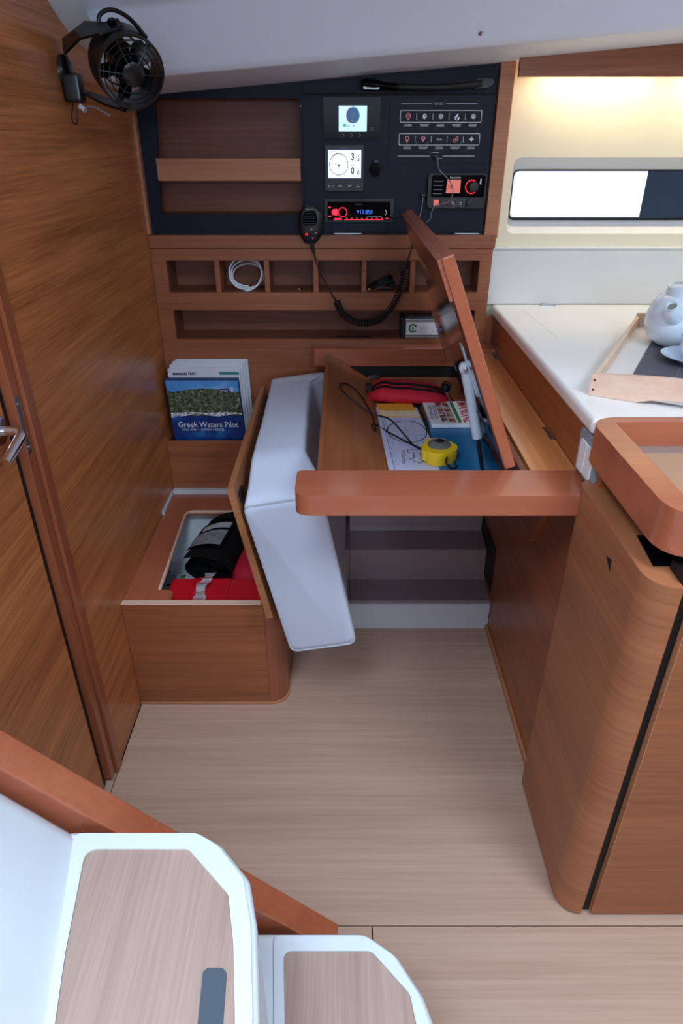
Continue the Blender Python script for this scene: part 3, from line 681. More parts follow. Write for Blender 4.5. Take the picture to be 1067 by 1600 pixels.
flat('picture_sky', rect(.002, bw-.002, .26, bht-.004), M['pic_sky'], f, CM())
hill = [(.002, .222), (bw-.002, .222), (bw-.002, .297)] + [(bw*(1-s/14), .286 + .020*(math.sin(s/14*2.6+.3))+.004*noise.noise((s*1.7, 0, 0))) for s in range(1, 14)] + [(.002, .303)]
flat('picture_hillside', poly(hill), M['pic_hill'], f, CM(.0002))
town = [(.002, .214)] + [(bw*s/12, .224-.004*math.sin(s)) for s in range(1, 12)] + [(bw-.002, .226), (bw-.002, .231)] + [(bw*(1-s/20), .231+.008*abs(noise.noise((s*.9, 3, 0)))) for s in range(1, 20)] + [(.002, .233)]
flat('picture_town', poly(town), M['pic_town'], f, CM(.0004))
flat('picture_sea', rect(.002, bw-.002, .004, .222), M['pic_sea'], f, CM(.0001))
flat('title', textbm('Greek Waters Pilot', .0240, .108, .1935, bold=.006, sx=.94, res=3), M['print_w'], f, CM(.0005))
flat('authors', textbm('ROD AND LUCINDA HEIKELL', .0098, .092, .1780, bold=.004), M['print_w'], f, CM(.0005))
flat('publisher_patch', rect(.156, .186, .294, .306), M['print_navy'], f, CM(.0005))
k = textbm('Imray', .010, .170, .300); ribbon(circ(.193, .303, .006, 16, 20, 320), .002, into=k); ribbon(circ(.1945, .303, .0025, 10), .0014, True, k)
flat('publisher_logo', k, M['print_w'], f, CM(.0007))
t, f = book('sleeved_chart_book', -.492, .2115, 1.8630, .012, bz, .358, M['sleeve'], LN, 'white book with a teal bar, in a clear sleeve directly behind the blue hardback', -.045)
CM2 = covermat(-.492, 1.8630, bz, LN, -.045)
k = NB()
for q in range(9): rect(.014+q*.0047, .0178+q*.0047, .341, .3475, k)
for q in range(5): rect(.060+q*.0045, .0632+q*.0045, .341+.0012*(q % 2), .3495-.001*(q % 3), k)
flat('cover_lettering', k, M['print_navy'], f, CM2)
flat('teal_bar', rect(.150, .208, .342, .350), M['print_teal'], f, CM2)
for q, (h_, lb) in enumerate(((.366, 'white book in a sleeve, second behind the blue hardback'), (.372, 'white book in a sleeve, third behind the blue hardback'), (.374, 'white book in a sleeve, rearmost in the holder'))):
    t, f = book('sleeved_chart_book', -.490+.005*q, .214, 1.8765+.0125*q, .0115, bz, h_, M['sleeve'], LN*.9, lb, -.04+.004*q)
    CMq = covermat(-.490+.005*q, 1.8765+.0125*q, bz, LN*.9, -.04+.004*q)
    k = NB()
    for j in range(12): rect(.06+j*.009, .066+j*.009, h_-.010, h_-.007, k)
    flat('cover_lettering', k, M['print_g'], f, CMq)

# ================================================================== CHART TABLE
ct = thing('chart_table', 'wooden chart table with thick rounded fiddle rails and its lid propped open', 'table', (.18, 1.10, .655))
obj('front_rail', prism(fillet([(-.083, 1.010), (.4405, 1.010), (.4405, 1.111), (-.083, 1.111)], [.028, 0, 0, .012], 8), .040, TOP(.754), .008, 3), M['trim_x'], ct)
obj('rear_rail', prism(fillet([(-.082, 1.872), (.4405, 1.872), (.4405, 1.929), (-.082, 1.929)], [.012, 0, 0, .004], 6), .050, TOP(.766), .007, 3), M['trim_x'], ct)
obj('compartment_floor', box(.075, .40, 1.111, 1.925, .655, .672), M['desk_floor'], ct)
obj('sloping_side', loft([[(-.046, y, .752), (-.036, y, .754), (.092, y, .6725), (.092, y, .655), (.075, y, .655)] for y in (1.111, 1.871)]), M['desk_floor'], ct)
obj('rear_inner_panel', box(-.01, .40, 1.846, 1.858, .672, .688, .001), M['desk_floor'], ct)
obj('rear_recess_shade', box(-.02, .40, 1.880, 1.927, .6725, .7155), M['dark'], ct)  # dark block standing for the shadow under the rear rail
obj('right_inner_panel', box(.338, .350, 1.111, 1.871, .672, .750), M['niche'], ct)
obj('hinged_ledge', box(.354, .4405, 1.1115, 1.871, .736, .7545, .0015), M['ledge'], ct)
obj('outer_support', box(-.19, .024, 1.845, 1.857, .25, .64), M['niche'], ct)
obj('gusset', prism(fillet([(-1.62, .712), (-1.15, .712), (-1.27, .50), (-1.30, .474), (-1.34, .48)], [0, 0, .02, .02, .02]), .012, RIGHTF(.4290)), M['veneer_y'], ct)
obj('latch', prism(fillet([(.075, 1.83), (.112, 1.83), (.112, 1.846), (.095, 1.846), (.078, 1.838)], .002), .006, TOP(.6995), .001), M['steel'], ct)
for y in (1.285, 1.84):
    h = obj('hinge', box(.430, .4408, y-.032, y+.032, .7545, .7560), M['steel'], ct)
    obj('hinge_pin', tube([(.4395, y-.032, .7560), (.4395, y+.032, .7560)], .0022, 8), M['steel'], h)
# lid: leaning back against nothing but its gas strut
LO = Vector((.306, 0, .757)); U = Vector((-.3675, 0, .930)).normalized(); Nn = Vector((.930, 0, .3675)).normalized()
def L3(s, n, y): return LO + U*s + Nn*n + Vector((0, y, 0))
def lidbox(s0, s1, n0, n1, y0, y1, b=0, seg=2):
    bm = box(s0, s1, n0, n1, y0, y1, b, seg)
    for v in bm.verts: v.co = L3(v.co.x, v.co.y, v.co.z)
    return bm
M['trim_lid'] = M['trim_y']
lid = obj('lid', lidbox(-.008, .398, 0, .0215, 1.119, 1.850, .0035), M['trim_lid'], ct)
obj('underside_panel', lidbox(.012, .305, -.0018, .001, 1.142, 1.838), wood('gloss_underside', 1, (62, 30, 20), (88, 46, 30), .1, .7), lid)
obj('lid_lip', lidbox(.325, .396, -.007, .001, 1.124, 1.846, .002), M['trim_lid'], lid)
obj('lid_lip', lidbox(.0, .14, -.012, .001, 1.80, 1.846, .002), M['trim_lid'], lid)
gs = obj('gas_strut', tube([(.2395, 1.238, .902), (.249, 1.239, .870), (.277, 1.2425, .764)], [.0098, .0102, .0102], 16), M['strutw'], ct)
obj('piston_rod', tube([(.277, 1.2425, .765), (.298, 1.245, .680)], .0042, 10), M['rubber'], gs)
obj('ball_joint', lathe([(0, .011), (.007, .0105), (.011, .006), (.011, -.006), (.007, -.0105), (0, -.011)], (.2365, 1.236, .911), 18, (0, 1, 0)), M['strutw'], gs)
screw(gs, (.2365, 1.2245, .911), (0, -1, 0), .005)
sb = lidbox(.11, .215, -.0035, 0, 1.218, 1.250, .001); 
obj('strut_bracket', sb, M['strutw'], lid)
obj('bracket_arm', tube([(.2365, 1.236, .911), L3(.168, 0, 1.236)], .006, 10), M['strutw'], lid)
obj('hinge_leaf', lidbox(.0, .05, -.003, 0, 1.70, 1.73), M['steel'], lid)
obj('barrel_bolt', tube([L3(.10, -.008, 1.77), L3(.10, -.008, 1.80)], .006, 10), M['chrome'], lid)
# crumpled clear sleeve with papers stuck to the foot of the lid
cs = NB(); nu, nv = 10, 14; vv = []
for i in range(nu+1):
    vv.append([cs.verts.new(L3(.004+.085*i/nu, -.006-.010*noise.noise((i*.5, j*.45, 2.2))-.006*(1-i/nu), 1.17+.36*j/nv)) for j in range(nv+1)])
for i in range(nu):
    for j in range(nv): cs.faces.new((vv[i][j], vv[i+1][j], vv[i+1][j+1], vv[i][j+1]))
bmesh.ops.solidify(cs, geom=cs.faces[:], thickness=.0006)
pm = mat('crumpled_dark_sleeve', (40, 52, 86), .12)
single('document_sleeve', cs, pm, 'crumpled dark clear plastic sleeve leaning at the foot of the lid', 'sleeve')

# ------- things in the desk
t = thing('red_pouch', 'long red zipped pouch lying at the back of the chart table', 'pouch', (.17, 1.74, .672))
secs = []
for k in range(17):
    s = k/16; x = .066 + .222*s; e = (1-abs(2*s-1)**6); y = 1.722 - .034*s
    hw = .020 + .042*e*(1-.15*s) + .004*noise.noise((s*6, 0, 1)); ht = .010 + .042*e*(1-.18*s) + .004*noise.noise((s*7, 4, 1))
    secs.append([(x, y + hw*math.copysign(abs(math.cos(a))**.8, math.cos(a)), .673 + ht*(.5+.5*math.sin(a)) ) for a in [2*math.pi*q/20 for q in range(20)]])
pb = obj('pouch_body', loft(secs), M['red'], t)
zp = NB(); pr = None
ztop = []
for k in range(1, 16):
    c_ = [Vector(p) for p in secs[k]]; ztop.append((c_[5]+Vector((0, 0, .0012)), c_[7]+Vector((0, -.0006, .0012))))
for (a, b), (c_, d_) in zip(ztop, ztop[1:]):
    zp.faces.new([zp.verts.new(q) for q in (a, b, d_, c_)])
bmesh.ops.remove_doubles(zp, verts=zp.verts, dist=1e-5); bmesh.ops.solidify(zp, geom=zp.faces[:], thickness=.0015)
obj('zip', zp, M['rubber'], pb)
obj('end_tab', box(.066, .082, 1.705, 1.74, .694, .713, .003), M['rubber'], pb)
obj('drawcord', tube(spline([(.270, 1.71, .716), (.282, 1.702, .728), (.292, 1.695, .718), (.288, 1.69, .70), (.296, 1.685, .685), (.305, 1.69, .6745), (.295, 1.70, .6745)], 6), .0022, 6), M['rubber'], pb)
obj('cord_knot', lathe([(0, .012), (.010, .008), (.012, 0), (.010, -.010), (0, -.012)], (.278, 1.697, .712), 10, (.3, 0, 1)), M['rubber'], pb)

z0 = .6722
def sheet(name, pts, th, m, label, cat, z, group=None):
    return single(name, prism(pts, th, TOP(z+th), .0004, 1), m, label, cat, group)
sheet('exercise_book', [(.103, 1.700), (.205, 1.690), (.238, 1.20), (.108, 1.20)], .004, M['print_k'], 'dark spiral notebook mostly hidden under the lilac plotter card', 'notebook', z0)
pl = thing('plotting_card', 'lilac plastic plotting card with a printed ring and outlined arrow', 'plotter', (.16, 1.4, z0+.004))
obj('card', prism(fillet([(.090, 1.642), (.197, 1.636), (.2255, 1.16), (.104, 1.16)], .004), .0025, TOP(z0+.0068), .0003, 1), M['lilac'], pl)
zt = TOP(z0+.0071)
k = ribbon([(.100, 1.63), (.117, 1.18)], .0009)
for q in range(40): ribbon([(.1005+.00042*q, 1.62-.011*q), (.1065+.00042*q if q % 5 else .1105+.00042*q, 1.62-.011*q)], .0007, into=k)
ar = [(.172, 1.316), (.200, 1.316), (.196, 1.334), (.188, 1.332), (.190, 1.352), (.196, 1.350), (.2, 1.372), (.162, 1.372), (.165, 1.352), (.172, 1.35), (.172, 1.335), (.160, 1.333)]
ar = [(.150, 1.372), (.168, 1.366), (.186, 1.372), (.186, 1.352), (.176, 1.352), (.178, 1.322), (.188, 1.322), (.170, 1.296), (.150, 1.322), (.160, 1.322), (.162, 1.352), (.150, 1.352)]
ribbon(ar, .0018, True, k)
k = textbm('DECLINATION', .011, .1375, 1.33, k, rot=-94); 
for q in range(6): ribbon([(.118+.014*q, 1.46), (.121+.014*q, 1.395)], .0005, into=k)
flat('printed_scale', k, M['print_k'], pl, zt)
flat('printed_ring', ribbon(circ(.158, 1.476, .047, 40, 0, 360, .066), .0028, True), M['print_k'], pl, zt)
k = NB()
for a in range(0, 360, 30): ribbon([(.158+.0*math.cos(R(a)), 1.476), (.158+.04*math.cos(R(a)), 1.476+.057*math.sin(R(a)))], .0005, into=k)
flat('printed_rose', k, M['print_g'], pl, zt)
op = thing('orange_leaflet', 'orange and cream leaflet lying across the top of the lilac plotting card', 'leaflet', (.15, 1.63, z0+.0075))
obj('leaflet', prism([(.092, 1.660), (.186, 1.662), (.198, 1.563), (.1, 1.566)], .0012, TOP(z0+.0088)), M['orange'], op)
flat('cream_band', poly([(.096, 1.61), (.150, 1.606), (.192, 1.61), (.198, 1.565), (.1005, 1.568)]), mat('cream_print', (232, 212, 170), .6, vary=.2, vscale=60), op, TOP(z0+.0090))
fo = sheet('blue_folder', [(.2145, 1.535), (.345, 1.535), (.345, 1.165), (.207, 1.165)], .007, M['bluefolder'], 'plain blue folder under the right side of the manual', 'folder', z0+.0005)
mn = thing('manual_booklet', 'thin white booklet with food-coloured pictures and MANUAL printed in red', 'booklet', (.27, 1.58, z0+.0078))
obj('pages', prism([(.2135, 1.652), (.333, 1.652), (.333, 1.496), (.2185, 1.492)], .010, TOP(z0+.018), .0006, 1), M['paper'], mn)
mt = TOP(z0+.0184)
flat('title', textbm('MANUAL', .037, .312, 1.575, bold=.02, rot=-91, sx=.92), M['print_red'], mn, mt)
k = NB(); poly([(.2825, 1.645), (.291, 1.645), (.294, 1.504), (.2855, 1.504)], k); flat('green_stripe', k, M['print_green'], mn, mt)
for i in range(4):
    for j in range(2):
        x = .243+.018*j+.001*i; y = 1.642-.035*i
        flat('picture', rect(x, x+.016, y-.031, y), speckle('manual_picture', random.choice([(150, 30, 30), (90, 30, 34), (70, 40, 34)]), (200, 160, 150), (232, 226, 224), 60) if (i+j) % 2 else speckle('manual_picture', (60, 70, 80), (170, 70, 66), (226, 220, 218), 70), mn, mt)
k = NB()
flat('subtitle', textbm('INSTRUCTIONS', .0125, .2365, 1.574, rot=-91, sx=1.05), M['print_k'], mn, mt); flat('subtitle', textbm('SAFETY AND USE', .0115, .2255, 1.574, rot=-91, sx=1.05), M['print_k'], mn, mt)

t = thing('hand_compass', 'yellow hand bearing compass with a clear dome and black cord', 'compass', (.214, 1.318, z0+.0070))
zc = z0+.0075
bp_ = [(.214+.036*math.cos(a)*(1+.10*math.cos(3*a+.4)), 1.322+.042*math.sin(a)*(1+.05*math.cos(3*a))) for a in [2*math.pi*q/36 for q in range(36)]]
cb = obj('compass_body', prism(bp_, .030, TOP(zc+.030), .007, 3), M['yellow'], t)
obj('dome', lathe([(.0255, 0), (.0250, .005), (.020, .009), (.010, .0115), (0, .012)], (.214, 1.326, zc+.029), 28), M['lens'], cb)
obj('compass_card', lathe([(.012, 0), (.011, .006), (.004, .010), (0, .010)], (.214, 1.326, zc+.0345), 16), M['black'], cb)
obj('finger_grip', prism(fillet([(.176, 1.302), (.190, 1.290), (.190, 1.342), (.176, 1.338)], .004), .022, TOP(zc+.026), .004), M['yellow'], cb)
obj('finger_grip', prism(fillet([(.238, 1.295), (.252, 1.310), (.249, 1.342), (.238, 1.345)], .004), .022, TOP(zc+.026), .004), M['yellow'], cb)
ly = tube(spline([(.184, 1.36, zc+.004), (.155, 1.40, zc+.003), (.115, 1.46, zc+.002), (.088, 1.52, z0+.004), (.074, 1.50, z0+.014), (.082, 1.465, z0+.012), (.078, 1.55, z0+.015), (.050, 1.66, .7045), (.020, 1.69, .722), (.0, 1.655, .7375), (.0, 1.61, .7375), (.03, 1.58, .7175), (.075, 1.57, z0+.0165), (.12, 1.545, zc+.003), (.150, 1.44, zc+.004), (.165, 1.385, zc+.003), (.185, 1.355, zc+.006)], 8), .0019, 6)
obj('lanyard', ly, M['rubber'], t)
obj('lanyard', tube(spline([(.226, 1.280, zc+.022), (.222, 1.268, zc+.016), (.232, 1.262, zc+.006), (.246, 1.272, zc+.003), (.243, 1.285, zc+.010)], 6), .0019, 6), M['rubber'], t)

# ================================================================== SEAT BOX, LID WITH CUSHION
bx = thing('seat_box', 'low wooden bench locker, open on top, against the left wall', 'locker', (-.335, 1.53, 0))
X0, X1, Y0, Y1, ZT = -.5265, -.142, 1.255, 1.812, .326
obj('front_panel', plate([(X0, .006), (X1-.045, .006), (X1-.045, ZT), (X0, ZT)], [], .016, FRONT(Y0), .0015), M['veneer_x'], bx)
cnr = [(X1-.045, Y0), (X1-.045, Y0+.016)] 
arc = [(X1-.045+.045*math.sin(R(a)), Y0+.045-.045*math.cos(R(a))) for a in range(0, 91, 10)]
arci = [(X1-.045+.029*math.sin(R(a)), Y0+.045-.029*math.cos(R(a))) for a in range(90, -1, -10)]
obj('rounded_corner', prism(arc+arci, ZT-.006, TOP(ZT), .001, 1), M['trim_z'], bx)
obj('side_panel', box(X1-.016, X1, Y0+.0455, Y1, .006, ZT, .001), M['veneer_y'], bx)
obj('back_panel', box(X0, X1-.0165, Y1-.012, Y1, .006, ZT-.02), M['liner'], bx)
obj('plinth', prism(fillet([(X0, Y0-.003), (X1+.004, Y0-.003), (X1+.004, Y1), (X0, Y1)], [0, .05, 0, 0], 8), .007, TOP(.007), .0015), M['shelfw'], bx)
rim = fillet([(X0, Y0+.0165), (-.4125, Y0+.0165), (-.4125, 1.314), (-.4530, 1.314), (-.4660, 1.712), (-.170, 1.712), (-.170, Y0+.07), (X1-.0165, Y0+.07), (X1-.0165, Y1-.0005), (X0, Y1-.0005)],
             [0, .002, .030, .002, .025, .02, 0, 0, 0, 0], 6)
obj('top_rim', prism(rim, .018, TOP(ZT), .001, 1), M['trim_y'], bx)
obj('front_edge_strip', box(X0, X1-.05, Y0-.0008, Y0+.0165, ZT, ZT+.0022, .0005), M['birch'], bx)
re_ = [(-.4520, 1.318), (-.4650, 1.700), (-.455, 1.7115), (-.172, 1.7115)]
obj('opening_edge', tube([(x, y, ZT-.006) for x, y in re_], .0055, 6), M['birch'], bx)
obj('inner_liner', loft([[(-.500, 1.275, .06), (-.17, 1.275, .06), (-.17, 1.78, .06), (-.500, 1.78, .06)], [(-.512, 1.272, .30), (-.162, 1.272, .30), (-.162, 1.796, .30), (-.512, 1.796, .30)]], False), M['liner'], bx)
obj('hull_slope', loft([[(x, 1.795, .30), (x, 1.70, .262), (x, 1.56, .150), (x, 1.55, .06), (x, 1.795, .06)] for x in (-.505, -.168)]), M['white'], bx)
obj('locker_floor', box(-.500, -.17, 1.275, 1.78, .05, .06), M['liner'], bx)

bs = thing('seat_cushion', 'thick white vinyl seat cushion on a wooden board, tipped up beside the open locker', 'cushion', (-.15, 1.52, .326))
DZ = (.983, -.186)
tb = lambda z, off=0: (-.222 + .189*(.668-z) + off)
obj('lid_board', loft([[(tb(.668)-.0145, y, .664+dz), (tb(.668), y, .668+dz), (tb(.330), y, .3310), (tb(.330)-.0145, y, .3285)] for y, dz in ((1.200, 0), (1.846, 0))]), M['board'], bs)
# cushion: sections along Y, top-left, top-right, bottom-right, bottom-left, with dent and chamfered corners
st = [(1.192, (-.206, .630), (-.040, .658)), (1.245, (-.203, .652), (-.046, .678)), (1.318, (-.200, .686), (-.078, .702)), (1.45, (-.200, .687), (-.083, .704)), (1.62, (-.201, .688), (-.086, .706)), (1.765, (-.202, .689), (-.085, .708)), (1.835, (-.203, .690), (-.045, .712))]
def csec_(y, tl, tr_, shrink=0.0, rad=.020):
    dent = -(tr_[0] + .045) * .45
    c = [Vector(tl), Vector(tr_), Vector((.034-dent, .256)), Vector((-.119, .229))]
    m = sum(c, Vector((0, 0)))/4
    c = [p + (m-p).normalized()*shrink*1.41 for p in c]
    q = fillet([tuple(p) for p in c], [rad*.7, rad*.8, rad, rad], 6)
    return [(a, y, b) for a, b in q]
secs = [csec_(st[0][0], st[0][1], st[0][2], .014), csec_(st[0][0]+.003, st[0][1], st[0][2], .005), csec_(st[0][0]+.012, st[0][1], st[0][2])]
for a, b in zip(st, st[1:]):          # ease between the stations so the vinyl bends softly
    for k in range(1, 5):
        f = k/4; f2 = f*f*(3-2*f) if a is not st[1] else f
        secs.append(csec_(max(a[0]+(b[0]-a[0])*f, st[0][0]+.0125), *[tuple(p+(q-p)*f2 for p, q in zip(a[n_], b[n_])) for n_ in (1, 2)]))
secs += [csec_(st[-1][0]+.008, st[-1][1], st[-1][2], .006), csec_(st[-1][0]+.011, st[-1][1], st[-1][2], .016)]
cu_ = loft(secs)
for v in cu_.verts:                   # slack, puckered cover
    p = v.co; v.co.x += .0022*noise.noise((p.x*14, p.y*9, p.z*16)); v.co.y += .0022*noise.noise((p.x*16+4, p.y*9, p.z*14)) if p.y < 1.22 else 0
cush = obj('cushion', cu_, M['vinyl'], bs, ang=80)
rg = csec_(st[0][0]+.0035, st[0][1], st[0][2], .0030)
obj('piping', tube(rg, .0021, 6, closed=True), M['seam'], cush)
obj('piping', tube([Vector(csec_(y, tl, tr_)[10]) for y, tl, tr_ in st[1:]], .0018, 6), M['seam'], cush)
for y in (1.24, 1.80): obj('velcro_patch', box(tb(.64), tb(.64)+.006, y-.02, y+.02, .625, .645), M['rubber'], bs)

# ------- things in the locker
t = thing('red_case', 'red hard plastic case with a raised panel at the front of the locker', 'case', (-.318, 1.34, .13))
rc = obj('case_body', box(-.4395, -.1900, 1.276, 1.402, .13, .302, .010, 3), M['redcase'], t)
obj('raised_frame', plate(rr(-.385, -.285, 1.268, 1.392, .008), [rr(-.377, -.293, 1.262, 1.384, .006)], .004, TOP(.3055), .0015), M['redcase'], rc)
obj('end_ridge', box(-.205, -.1795, 1.285, 1.395, .15, .292, .006), M['redcase'], rc)
t = thing('white_strap', 'crumpled white webbing strap lying over the red case', 'strap', (-.345, 1.34, .302))
sv = NB(); L_ = []
for k in range(19):
    s = k/18; y = 1.415-.148*s; x = -.342 + .004*math.sin(s*9) - .012*s; wd = .0165*(1-.35*abs(math.sin(s*8))); z = .3065 + .006*abs(math.sin(s*10)) + (.006 if .2 < s < .6 else 0)
    L_.append((sv.verts.new((x-wd, y, z)), sv.verts.new((x, y, z+.004*math.sin(s*13))), sv.verts.new((x+wd, y+.004, z-.001))))
for a, b in zip(L_, L_[1:]):
    sv.faces.new((a[0], a[1], b[1], b[0])); sv.faces.new((a[1], a[2], b[2], b[1]))
bmesh.ops.solidify(sv, geom=sv.faces[:], thickness=.0018)
sp_ = obj('webbing', sv, M['strap'], t)
for s in (.25, .4, .66, .85):
    y = 1.415-.148*s; obj('red_thread', tube([(-.360-.01*s, y, .3165), (-.345-.008*s, y-.003, .3195), (-.330-.01*s, y+.003, .3165)], .0009, 5), M['print_red'], sp_)
t = thing('red_bag', 'soft red bag stuffed along the right side of the locker', 'bag', (-.24, 1.57, .08))
secs = []
for k in range(14):
    s = k/13; y = 1.40 + .33*s; e = 1-abs(2*s-1)**8*.6
    secs.append([(-.242 + .068*e*math.copysign(abs(math.cos(a))**.6, math.cos(a)) + .004*noise.noise((k*.7, q*.8, 0)), y, .19 + (.108*e+.006*noise.noise((k*.9, q*.6, 5)))*math.copysign(abs(math.sin(a))**.6, math.sin(a))) for q, a in enumerate([2*math.pi*j/22 for j in range(22)])])
obj('bag_body', loft(secs), M['red'], t)
t = thing('black_roll_bag', 'black fabric tool roll with a clear label pocket on top of locker contents', 'tool roll', (-.35, 1.58, .26))
def rollpt(th_, r, y, ph=0):
    s = (y-1.43)/.235
    cx = -.360 + .040*s; cz2 = .300 + .002*s
    wob = 1 + .06*noise.noise((math.cos(th_)*1.5, math.sin(th_)*1.5, y*9))
    return Vector((cx + r*1.36*wob*math.cos(th_), y - .018*math.cos(th_)*(1-s) + .035*s*math.cos(th_), cz2 + r*.80*wob*math.sin(th_)))
rb_ = NB(); nth = 96; ys = [1.43+.235*k/10 for k in range(11)]; grid = []
for i in range(nth+1):
    f = i/nth; th_ = -2*math.pi*2.6*f + 2.4; r = .057*(1 - .72*f)
    grid.append([rb_.verts.new(rollpt(th_, r, y + (0.018*f if y < 1.5 else 0))) for y in ys])
for a, b in zip(grid, grid[1:]):
    for k in range(10): rb_.faces.new((a[k], b[k], b[k+1], a[k+1]))
bmesh.ops.solidify(rb_, geom=rb_.faces[:], thickness=.006)
rl = obj('rolled_cloth', rb_, M['fabric'], t, ang=60)
def patch(th0, th1, y0, y1, dr, nm, m, par):
    b = NB(); g_ = []
    for i in range(9):
        th_ = R(th0+(th1-th0)*i/8); g_.append([b.verts.new(rollpt(th_, .057+dr, y0+(y1-y0)*j/6)) for j in range(7)])
    for a, c_ in zip(g_, g_[1:]):
        for j in range(6): b.faces.new((a[j], a[j+1], c_[j+1], c_[j]))
    bmesh.ops.solidify(b, geom=b.faces[:], thickness=-.001)
    return obj(nm, b, m, par)
pk = patch(66, 142, 1.475, 1.620, .0035, 'label_pocket', M['gloss'], rl)
patch(73, 136, 1.488, 1.560, .0055, 'paper_label', speckle('scribbled_label', (150, 150, 160), (196, 196, 206), (214, 214, 222), 60), rl)
patch(73, 128, 1.570, 1.597, .0055, 'paper_label', M['paper'], rl)
t = thing('electrical_fitting', 'grey metal fitting with a small green and white label under the black roll', 'fitting', (-.43, 1.48, .13))
ef = obj('housing', box(-.497, -.375, 1.41, 1.555, .10, .205, .004), mat('galvanised_grey', (150, 162, 168), .4, .3, vary=.15, vscale=30), t)
obj('cover_plate', box(-.468, -.395, 1.43, 1.515, .205, .212, .002), M['alu'], ef)
lb_ = obj('label_card', box(-.470, -.405, 1.525, 1.55, .205, .2075), M['paper'], ef)
flat('green_mark', poly([(-.458, 1.530), (-.443, 1.530), (-.443, 1.546), (-.452, 1.546), (-.458, 1.540)]), M['print_green'], lb_, TOP(.2078))
flat('label_symbols', textbm('+  +', .018, -.424, 1.537), M['print_g'], lb_, TOP(.2078))
for y in (1.44, 1.50): obj('hole_plug', lathe([(0, .001), (.006, .001), (.006, 0)], (-.484, y, .205), 12), M['dark'], ef)
obj('latch', tube([(-.452, 1.45, .214), (-.452, 1.48, .224), (-.415, 1.48, .224)], .004, 8), M['steel'], ef)

# ================================================================== GALLEY
gc = thing('galley_cabinet', 'wooden galley cabinet with a tall rounded front corner beside the chart table', 'cabinet', (.50, .95, 0))
obj('side_panel', box(.4412, .458, 1.0005, 1.96, .0, .842), M['veneer_y'], gc)
obj('base_strip', box(.4335, .4410, 1.0, 1.562, .0, .016, .0015), M['shelfw'], gc)
pil = fillet([(.415, .713), (.4585, .713), (.560, .80), (.560, 1.034), (.415, 1.034)], [.046, 0, 0, 0, .030], 10)
corner = [(.415+.043-.043*math.cos(R(a)), .713+.043-.043*math.sin(R(a))) for a in range(0, 91, 6)]
back = [(.455, 1.036)] + [(.415+.032-.032*math.sin(R(a)), 1.004+.032*math.cos(R(a))) for a in range(0, 91, 10)]
out = corner + [(.458, .731), (.60, .762), (.60, 1.036)] + back[0:1] + back[1:]
pl_ = obj('corner_pillar', prism(out, .768, TOP(.774), .0035, 3), M['pillar'], gc)
obj('notch', prism([(-.862, .7695-.042), (-.842, .733), (-.838, .712)], .001, RIGHTF(.4146)), M['dark'], pl_)
obj('waste_opening', prism([(.437, .765), (.60, .765), (.60, .846), (.4455, .846)], .003, TOP(.7756)), M['gloss'], pl_)
obj('door_gap', box(.4580, .480, .724, .76, .0, .79), M['rubber'], gc)
obj('cabinet_base', box(.48, 1.9, .76, 1.90, .0, .76), M['dark'], gc)
dr = obj('door', box(.4775, 1.15, .712, .732, .006, .80, .0015), M['pillar_x'], gc)
obj('edge_banding', box(.4765, .4778, .7115, .731, .006, .80), M['shelfw'], dr)
vt = obj('air_vent', prism([(-1.77, .125), (-1.575, .125), (-1.575, .270), (-1.77, .270)], .004, RIGHTF(.4385), .001), M['rubber'], gc)
for k in range(0): obj('slat', box(.4365, .4386, 1.585, 1.76, .138+.022*k, .146+.022*k), M['black'], vt)
cv = obj('cover_plate', box(.4385, .4412, 1.846, 1.925, .764, .842, .001), M['plasticbrown'], gc)
for y, z in ((1.855, .833), (1.855, .773), (1.915, .833), (1.915, .773)): screw(cv, (.4382, y, z), (-1, 0, 0), .0025)

wt = thing('worktop', 'white galley worktop with a rounded front edge along the chart table', 'worktop', (1.0, 1.5, .842))
obj('slab', box(.4345, 1.95, 1.066, 1.961, .8425, .873, .010, 4), M['counter'], wt)
flat('lid_seam', ribbon([(.505, 1.93), (.528, 1.56)], .0012), M['splash'], wt, TOP(.8732))
obj('finger_ring', prism(fillet([(.570, 1.935), (.612, 1.930), (.614, 1.945), (.575, 1.955)], .005), .004, TOP(.8765), .001), M['steel'], wt)
sp = single('splashback', loft([[(.4215, 1.9605, .8735), (.4215, 1.964, 1.022), (.4215, 1.979, 1.022), (.4215, 1.979, .8735)], [(2.1, 1.9605, .8735), (2.1, 1.964, 1.022), (2.1, 1.979, 1.022), (2.1, 1.979, .8735)]]), M['splash'],
            'plain white splashback board behind the galley worktop', 'splashback')
single('splashback_ledge', box(.4225, 2.1, 1.953, 1.979, 1.0225, 1.0275, .001), M['white'], 'narrow white ledge along the top of the white splashback', 'ledge')

# valance and its lights
vl = thing('valance', 'horizontal wooden valance over the galley window hiding warm strip lights', 'valance', (1.2, 1.90, 1.42))
obj('fascia_board', box(.4275, 2.1, 1.902, 1.918, 1.421, 1.50, .0015), M['veneer_x'], vl)
obj('light_shelf', box(.4275, 2.1, 1.9185, 1.978, 1.458, 1.466), M['cream'], vl)
for x in (.64, .99, 1.34, 1.69):
    o = obj('led_lamp', box(x-.15, x+.15, 1.922, 1.936, 1.450, 1.458, .001), M['led_warm'], vl)
    l = bpy.data.lights.new('led_glow', 'AREA'); l.shape = 'RECTANGLE'; l.size = .30; l.size_y = .014; l.energy = .75; l.color = (1.0, .86, .58)
    lo = bpy.data.objects.new('led_glow', l); C.objects.link(lo); lo.parent = vl; lo.location = Vector((x, 1.934, 1.449)) - ORG[vl.name]; lo.rotation_euler = (R(-14), 0, 0)

